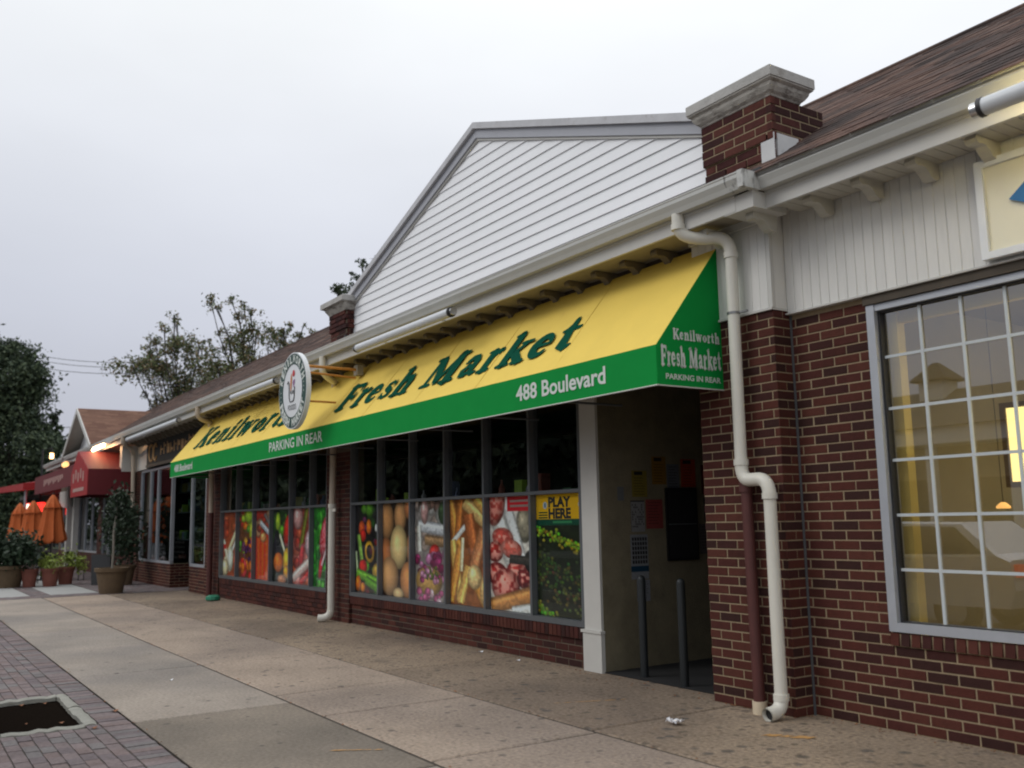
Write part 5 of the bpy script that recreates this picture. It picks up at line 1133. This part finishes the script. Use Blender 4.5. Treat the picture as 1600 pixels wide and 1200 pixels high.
def unproject(x, y, dist):
    d = (fw*F+r2*(x-800)-u2*(y-600)).normalized(); return Vector((0, 0, 1.6))+d*dist
def tree(label, base, clumps, dist, n, leaf, m, limb_r=.14, jit=1.0, seed=1, name='tree', fork=None):
    t = thing(name, base, label, 'tree'); r_ = random.Random(seed); cs_ = []
    for (x, y, rp) in clumps:
        c = unproject(x, y, dist*(1+r_.uniform(-.025, .025)*jit)); cs_.append((c, rp*dist/F))
    cen = sum((c for c, _ in cs_), Vector())/len(cs_); low = min(c.z for c, _ in cs_); fk = Vector(fork) if fork else Vector((cen.x*.5+base[0]*.5, cen.y*.5+base[1]*.5, low*.62))
    b = MB().tube([base, (base[0]*.6+fk.x*.4+.1, base[1]*.6+fk.y*.4, fk.z*.45), tuple(fk)], [limb_r*2, limb_r*1.7, limb_r*1.4], 10)
    b.build('trunk', 'bark', t, smooth=True)
    lb_ = MB()
    for (c, rad) in cs_:
        mid = fk.lerp(c, .45)+Vector((r_.uniform(-.5, .5), r_.uniform(-.5, .5), r_.uniform(-.3, .6)))*jit*.6; m2 = mid.lerp(c, .6)+Vector((r_.uniform(-.3, .3),)*3)*.4
        lb_.tube([tuple(fk), tuple(mid), tuple(m2), tuple(c)], [limb_r*.5, limb_r*.26, limb_r*.16, .012], 6)
        for k in range(5):
            e_ = c+Vector((r_.gauss(0, .6), r_.gauss(0, .6), r_.gauss(0, .6)))*rad; lb_.tube([tuple(m2.lerp(c, r_.random())), tuple(c.lerp(e_, .5)+Vector((0, 0, .05))), tuple(e_)], [.014, .010, .005], 4)
    lb_.build('branches', 'bark', t, smooth=True)
    sub = []
    for (c, rad) in cs_:
        for k in range(6):
            q = c+Vector((r_.gauss(0, .85), r_.gauss(0, .85), r_.gauss(0, .7)))*rad; sub.append((tuple(q), rad*r_.uniform(.7, 1.3), rad*rad*3.4))
    leaf_cloud('crown', sub, n, leaf, m, t, .8, seed); return t
T1 = [(205, 567, 13), (222, 578, 14), (245, 562, 15), (268, 542, 13), (242, 536, 8), (256, 516, 6), (272, 495, 5), (276, 506, 4), (292, 545, 13), (308, 560, 12), (262, 590, 15), (288, 590, 16), (298, 612, 15), (243, 628, 7), (228, 612, 4), (322, 588, 12), (272, 618, 11), (232, 556, 8), (250, 578, 10), (312, 540, 6), (248, 640, 8)]
T2 = [(330, 474, 7), (338, 480, 5), (362, 468, 5), (372, 492, 7), (392, 486, 6), (380, 475, 4), (355, 520, 8), (348, 548, 10), (374, 530, 12), (400, 518, 12), (390, 550, 14), (358, 572, 15), (420, 540, 12), (410, 562, 11), (445, 515, 5), (455, 506, 4), (448, 540, 8), (470, 528, 7), (488, 518, 4), (335, 565, 10), (438, 528, 8), (476, 508, 3), (334, 595, 14), (394, 580, 14), (430, 565, 10), (462, 550, 8)]
T3 = [(525, 448, 6), (545, 452, 6), (560, 434, 5), (565, 411, 4), (576, 416, 5), (566, 455, 6), (586, 408, 5), (574, 438, 5), (535, 458, 5), (590, 440, 6), (558, 470, 6)]
tree('olive leafed tree with autumn tints behind the left end of the roof', tuple(unproject(292, 800, 48))[:2]+(-.2,), T1, 48, 140, .08, 'leaf_olive', seed=3)
tree('taller olive leafed tree with bare twigs behind the middle of the roof', tuple(unproject(395, 800, 42))[:2]+(-.2,), T2, 42, 155, .075, 'leaf_olive', seed=4)
tree('leafy treetop showing beside the left slope of the white gable', tuple(unproject(600, 800, 40))[:2]+(-.2,), T3, 40, 230, .085, 'leaf_dark', .08, seed=5)
TL = [(0, 545, 22), (18, 548, 14), (28, 565, 20), (8, 590, 30), (42, 592, 16), (52, 600, 8), (30, 630, 28), (52, 648, 12), (5, 655, 36), (42, 688, 26), (70, 692, 10), (82, 655, 6), (92, 646, 4), (62, 720, 18), (20, 725, 36), (48, 760, 24), (5, 780, 38), (78, 672, 8), (100, 690, 5), (72, 742, 12), (-20, 620, 40), (-25, 720, 50), (-20, 800, 45), (40, 800, 28), (20, 830, 26), (88, 700, 8), (95, 668, 4)]
TL = [(x-3, y+2, q*.78) for x, y, q in TL]
tree('huge dark leafy tree at the left edge, left of the restaurant roof', tuple(unproject(-5, 850, 75))[:2]+(-.2,), TL, 75, 130, .15, 'leaf_dark', .3, seed=6, name='large_tree')
# far tree mass closing the street
fm = thing('far_trees', (-120, 0, 0), 'dark bank of distant trees closing the street at the far left', 'trees'); fm['kind'] = 'stuff'
leaf_cloud('crown', [((-120+random.uniform(-8, 8), -26+k*1.6, random.uniform(1, 7)), 3.4, 1) for k in range(40)], 420, .5, 'leaf_dark', fm, 1, 9)
tree_wires = [((52, 549), (192, 560)), ((50, 556), (192, 568)), ((52, 568), (196, 577)), ((85, 656), (120, 658)), ((78, 685), (110, 687))]
for i, (p_, q_) in enumerate(tree_wires):
    p0 = unproject(p_[0]-45, p_[1]-4, 85); p1 = unproject(q_[0]+(70 if i < 3 else 40), q_[1]+4, 70)
    b = MB().tube([tuple(p0.lerp(p1, t)-Vector((0, 0, .5*math.sin(math.pi*t)))) for t in [k/10 for k in range(11)]], .022, 5)
    b.build('power_line', 'wire', label=('topmost', 'second', 'third', 'fourth', 'lowest')[i]+' dark power line across the sky at left, counted from the top', cat='power line', group='power lines at the left')

# ---------- pots and plants
def potted(x, y, r, h, m, label, fol, fm_='leaf_potted', n=300, lf=.05, name='potted_plant', rim=True, seed=1, trunk=None):
    t = thing(name, (x, y, 0), label, 'plant')
    MB().lathe((x, y, 0), [(r*.72, 0), (r*.95, h*.82), (r*.95, h*.84), (r*1.06, h*.85), (r*1.08, h), (r*.9, h), (r*.88, h*.92)], 20).build('pot', m, t, smooth=True)
    if trunk: MB().tube(trunk, .03, 8).build('stem', 'bark_pale', t, smooth=True)
    leaf_cloud('foliage', fol, n, lf, fm_, t, 1, seed); return t
potted(-25.3, 4.75, .38, .62, 'clay_brown', 'tall potted tree in a clay tub in front of the maroon canopy', [((-25.6, 4.9, 1.9), .34, 1.1), ((-25.2, 4.85, 2.25), .3, .8), ((-25.0, 5.0, 1.7), .28, .7), ((-25.9, 4.9, 1.65), .32, .7), ((-25.4, 4.9, 2.4), .24, .4)], n=330, lf=.06, name='potted_tree', seed=2, trunk=[(-25.3, 4.75, .5), (-25.35, 4.78, 1.0), (-25.25, 4.75, 1.5), (-25.45, 4.85, 2.1)])
potted(-30.2, 2.9, .5, .6, 'clay_brown', 'large clay tub with a dark spreading bush at the left edge', [((-30.2, 3.0, .9), .5, 1), ((-30.6, 3.2, 1.05), .45, .8), ((-29.8, 3.3, .95), .4, .7), ((-30.4, 2.6, 1.1), .45, .7)], n=900, lf=.08, seed=3)
potted(-29.9, 3.45, .22, .5, 'terracotta', 'terracotta pot with small pale flowers next to the large clay tub', [((-29.9, 3.45, .6), .2, .6)], 'flower_pale', 160, .035, seed=4)
potted(-29.7, 3.95, .24, .5, 'terracotta', 'terracotta pot of lime green foliage, middle one of the terracotta pots', [((-29.7, 3.95, .66), .28, 1), ((-30.1, 3.8, .6), .3, .8)], 'leaf_lime', 260, .05, seed=5)
potted(-30.4, 4.45, .24, .5, 'terracotta', 'terracotta pot of lime green foliage nearest the potted tree', [((-30.4, 4.5, .68), .3, 1), ((-30.3, 4.75, .62), .25, .8)], 'leaf_lime', 260, .05, seed=6)
potted(-28.6, 5.7, .3, .55, 'clay_brown', 'clay pot with dark leaves against the wall behind the potted tree', [((-28.6, 5.7, 1.1), .45, 1), ((-28.7, 5.7, 1.9), .4, 1), ((-29.2, 5.6, 1.5), .4, .8)], n=600, lf=.07, seed=7)
def patio_table(x, y, lb):
    t = thing('patio_table', (x, y, 0), lb, 'table', 'dark patio tables'); MB().lathe((x, y, 0), [(.45, .72), (.45, .75)], 20).build('tabletop', 'dark_metal', t); MB().tube([(x, y, 0), (x, y, .72)], .03, 8).lathe((x, y, 0), [(.25, 0), (.25, .03)], 12).build('stand', 'dark_metal', t)
def patio_chair(x, y, rz, lb):
    t = thing('patio_chair', (x, y, 0), lb, 'chair', 'dark patio chairs at the restaurant'); b = lambda: MB(); 
    def part(mb, nm):
        c_, s_ = math.cos(rz), math.sin(rz); mb.v = [(x+vx*c_-vy*s_, y+vx*s_+vy*c_, vz) for vx, vy, vz in mb.v]; mb.build(nm, 'dark_metal', t)
    part(MB().box(-.22, .22, -.22, .22, .43, .46), 'seat'); part(MB().box(-.22, .22, .19, .22, .55, .9), 'backrest')
    for sx in (-.2, .2):
        for sy in (-.2, .2): part(MB().tube([(sx, sy, 0), (sx, sy, .44 if sy < 0 else .9)], .014, 6), 'leg')
        part(MB().box(sx-.015, sx+.015, -.2, .2, .64, .66), 'armrest')
patio_table(-33.5, 4.3, 'round dark patio table behind the middle lime planter'); patio_table(-37.0, 3.9, 'round dark patio table under the left umbrella')
for x, y, rz, lb in ((-32.6, 4.1, 1.7, 'dark patio chair behind the middle lime planter'), (-34.2, 4.0, -1.2, 'dark patio chair left of the nearer table'), (-32.4, 5.0, 2.6, 'dark patio chair nearest the canopy entrance'), (-36.4, 3.5, 1.2, 'dark patio chair beside the farther table'), (-31.6, 3.6, .4, 'dark patio chair behind the large clay tub')): patio_chair(x, y, rz, lb)
ab = thing('pavement_board', (-29.3, 5.1, 0), 'dark folding pavement board leaning beside the lime planters', 'sign'); MB().slab([(-29.2, 4.95, 0), (-28.9, 5.4, 0), (-29.1, 5.4, .85), (-29.4, 4.95, .85)], (-.03, .02, 0)).slab([(-29.75, 5.15, 0), (-29.45, 5.6, 0), (-29.2, 5.42, .85), (-29.45, 4.98, .85)], (-.03, .02, 0)).build('panel', 'dark_metal', ab)

# ---------- grit and debris
jm = MB()
for k in range(900):
    q_ = random.random()
    if q_ < .6: x = random.uniform(-24, -2.8); y = 6.33-abs(random.gauss(0, .06)) if not -8.2 < x < -6.15 else random.uniform(6.0, 6.5); y = min(y, 6.13) if x > -6.15 and x < -5.24 else y
    else: x = random.uniform(-24, -3.5); y = random.choice((3.17, 4.6, 1.81))+random.gauss(0, .02)
    s_ = random.uniform(.004, .014); a = random.random()*6; c_, d_ = math.cos(a)*s_, math.sin(a)*s_
    jm.add([(x+c_, y+d_, .004), (x-d_, y+c_*.6, .006), (x-c_, y-d_, .005), (x+d_*.5, y-c_*.5, .004+s_*.7)], [(0, 1, 3), (1, 2, 3), (2, 0, 3)])
jm.build('grit', 'leaf_litter', kind='stuff', label='brown grit and leaf crumbs along the foot of the walls and pavement joints', cat='debris')
# ---------- litter
b = MB(); n = 9
for i in range(n):
    for j in range(n): b.v.append((-5.72+.13*i/n+random.uniform(-.01, .01), 5.18+.1*j/n+random.uniform(-.01, .01), .012+random.uniform(0, .045)))
b.f = [(i*n+j, (i+1)*n+j, (i+1)*n+j+1, i*n+j+1) for i in range(n-1) for j in range(n-1)]
b.build('paper_scrap', 'paper_white', label='crumpled white paper on the pavement in front of the entrance', cat='litter')
MB().lathe((-20.9, 6.0, 0), [(.12, 0), (.16, .03), (.15, .09), (.09, .12), (.03, .12)], 12).build('green_lid', 'plastic_green', label='flattened green plastic tub at the foot of the wall left of the windows', cat='litter')
for (x, y, s_, m, lb, ct) in ((-10.15, 6.2, .05, 'paper_white', 'small pale scrap near the wall below the bread poster', 'litter'), (-9.25, 6.15, .04, 'paper_white', 'tiny pale scrap near the wall below the beef poster', 'litter'), (-10.5, 2.6, .035, 'paper_white', 'tiny pale scrap on the grey slab left of the dark slab', 'litter'), (-9.1, 1.78, .05, 'leaf_litter', 'dead brown leaf on the joint beside the tree pit corner', 'leaf'), (-8.45, 1.5, .045, 'leaf_litter', 'dead orange leaf at the near corner of the tree pit', 'leaf')):
    b = MB().add([(x-s_, y, .004), (x, y-s_*.6, .02), (x+s_, y, .006), (x+s_*.2, y+s_*.7, .022), (x-s_*.5, y+s_*.5, .008)], [(0, 1, 2), (0, 2, 3), (0, 3, 4)]); b.build('scrap' if m == 'paper_white' else 'dead_leaf', m, label=lb, cat=ct)

# ================================================================== across the street (seen only as reflections)
CX, CZ = -20.9, 6.6
hb = thing('street_building', (-18, -20, 0), 'low white columned building across the street, seen reflected in the right window', 'building')
MB().box(-45, 8, -24, -19.5, 0, 4.0).build('wall', 'house_tan', hb); MB().box(-45.5, 8.5, -24.5, -18, 4.0, 4.6).build('cornice', 'house_white', hb)
MB().prismx([(-25, 4.6), (-17.8, 4.6), (-21.3, 6.3)], -46, 9).build('roof', 'house_roof', hb)
for k in range(18): MB().box(-44+k*3, -43.7+k*3, -18.6, -18.3, 0, 4.0).build('column', 'house_white', hb)
for k in range(17): MB().box(-43+k*3, -41.6+k*3, -19.48, -19.44, .6, 2.8).build('window', 'glass_dark', hb)
MB().box(CX-.5, CX+.5, -21.4, -20.4, 5.2, CZ).build('cupola', 'house_white', hb); loop_prism(MB(), [(.22, CZ), (.22, CZ+.08), (-.4, CZ+.75)], CX-.5, CX+.5, -21.4, -20.4).build('cupola_roof', 'house_roof', hb)
ft = thing('far_trees', (-80, -21, 0), 'dark row of trees across the street, seen only as reflections in the windows', 'trees'); ft['kind'] = 'stuff'
leaf_cloud('crown', [((-30-k*1.45+random.uniform(-1, 1), -20+random.uniform(-2, 2), z_), 4.2, 1) for k in range(64) for z_ in (1.8, 5.2, 8.2)], 260, .5, 'leaf_dark', ft, .8, 12)
# parked car
cr_ = thing('parked_car', (-9.4, -1.1, -.14), 'silver estate car parked at the kerb, seen reflected in the right window', 'car')
def carsec(x, prof): return [(x, y, z) for y, z in prof]
side = [(-11.7, .25), (-11.75, .55), (-11.5, .78), (-10.6, .92), (-9.9, 1.38), (-9.2, 1.47), (-8.0, 1.45), (-7.45, 1.0), (-7.25, .92), (-7.2, .5), (-7.3, .25)]
b = MB(); ys = [(-1.95, .06), (-1.88, 0), (-.32, 0), (-.25, .06)]; n = len(side)
for yy, ins in ys:
    for x, z in side:
        tw = .16*max(0, (z-.9))/.55; ym = -1.1; b.v.append((x, ym+(yy-ym)*(1-tw), z-(.03 if ins else 0)*(z > .9)))
for k in range(3):
    for i in range(n): b.f.append((k*n+i, k*n+(i+1) % n, (k+1)*n+(i+1) % n, (k+1)*n+i))
b.f += [tuple(range(n))[::-1], tuple(range(3*n, 4*n))]; b.build('body', 'car_silver', cr_)
for yy in (-.265, -1.935):
    sgn = 1 if yy > -1 else -1
    MB().slab([(-10.35, yy-.02*sgn, .96), (-9.75, yy-.10*sgn, 1.34), (-9.1, yy-.115*sgn, 1.40), (-9.1, yy-.02*sgn, .97)], (0, .01*sgn, 0)).slab([(-9.02, yy-.02*sgn, .97), (-9.02, yy-.115*sgn, 1.40), (-8.1, yy-.11*sgn, 1.38), (-7.65, yy-.02*sgn, 1.0)], (0, .01*sgn, 0)).build('side_window', 'car_black', cr_)
for x in (-10.9, -8.15):
    for yy in (-1.93, -.47): MB().tube([(x, yy, .18), (x, yy+.2, .18)], .33, 20).build('wheel', 'car_black', cr_); MB().tube([(x, yy-.005, .18), (x, yy+.205, .18)], .2, 14).build('wheel_rim', 'chrome', cr_)
for yy in (-1.8, -.5): MB().box(-7.26, -7.18, yy, yy+.18, .68, .86).build('tail_light', 'tail_red', cr_)
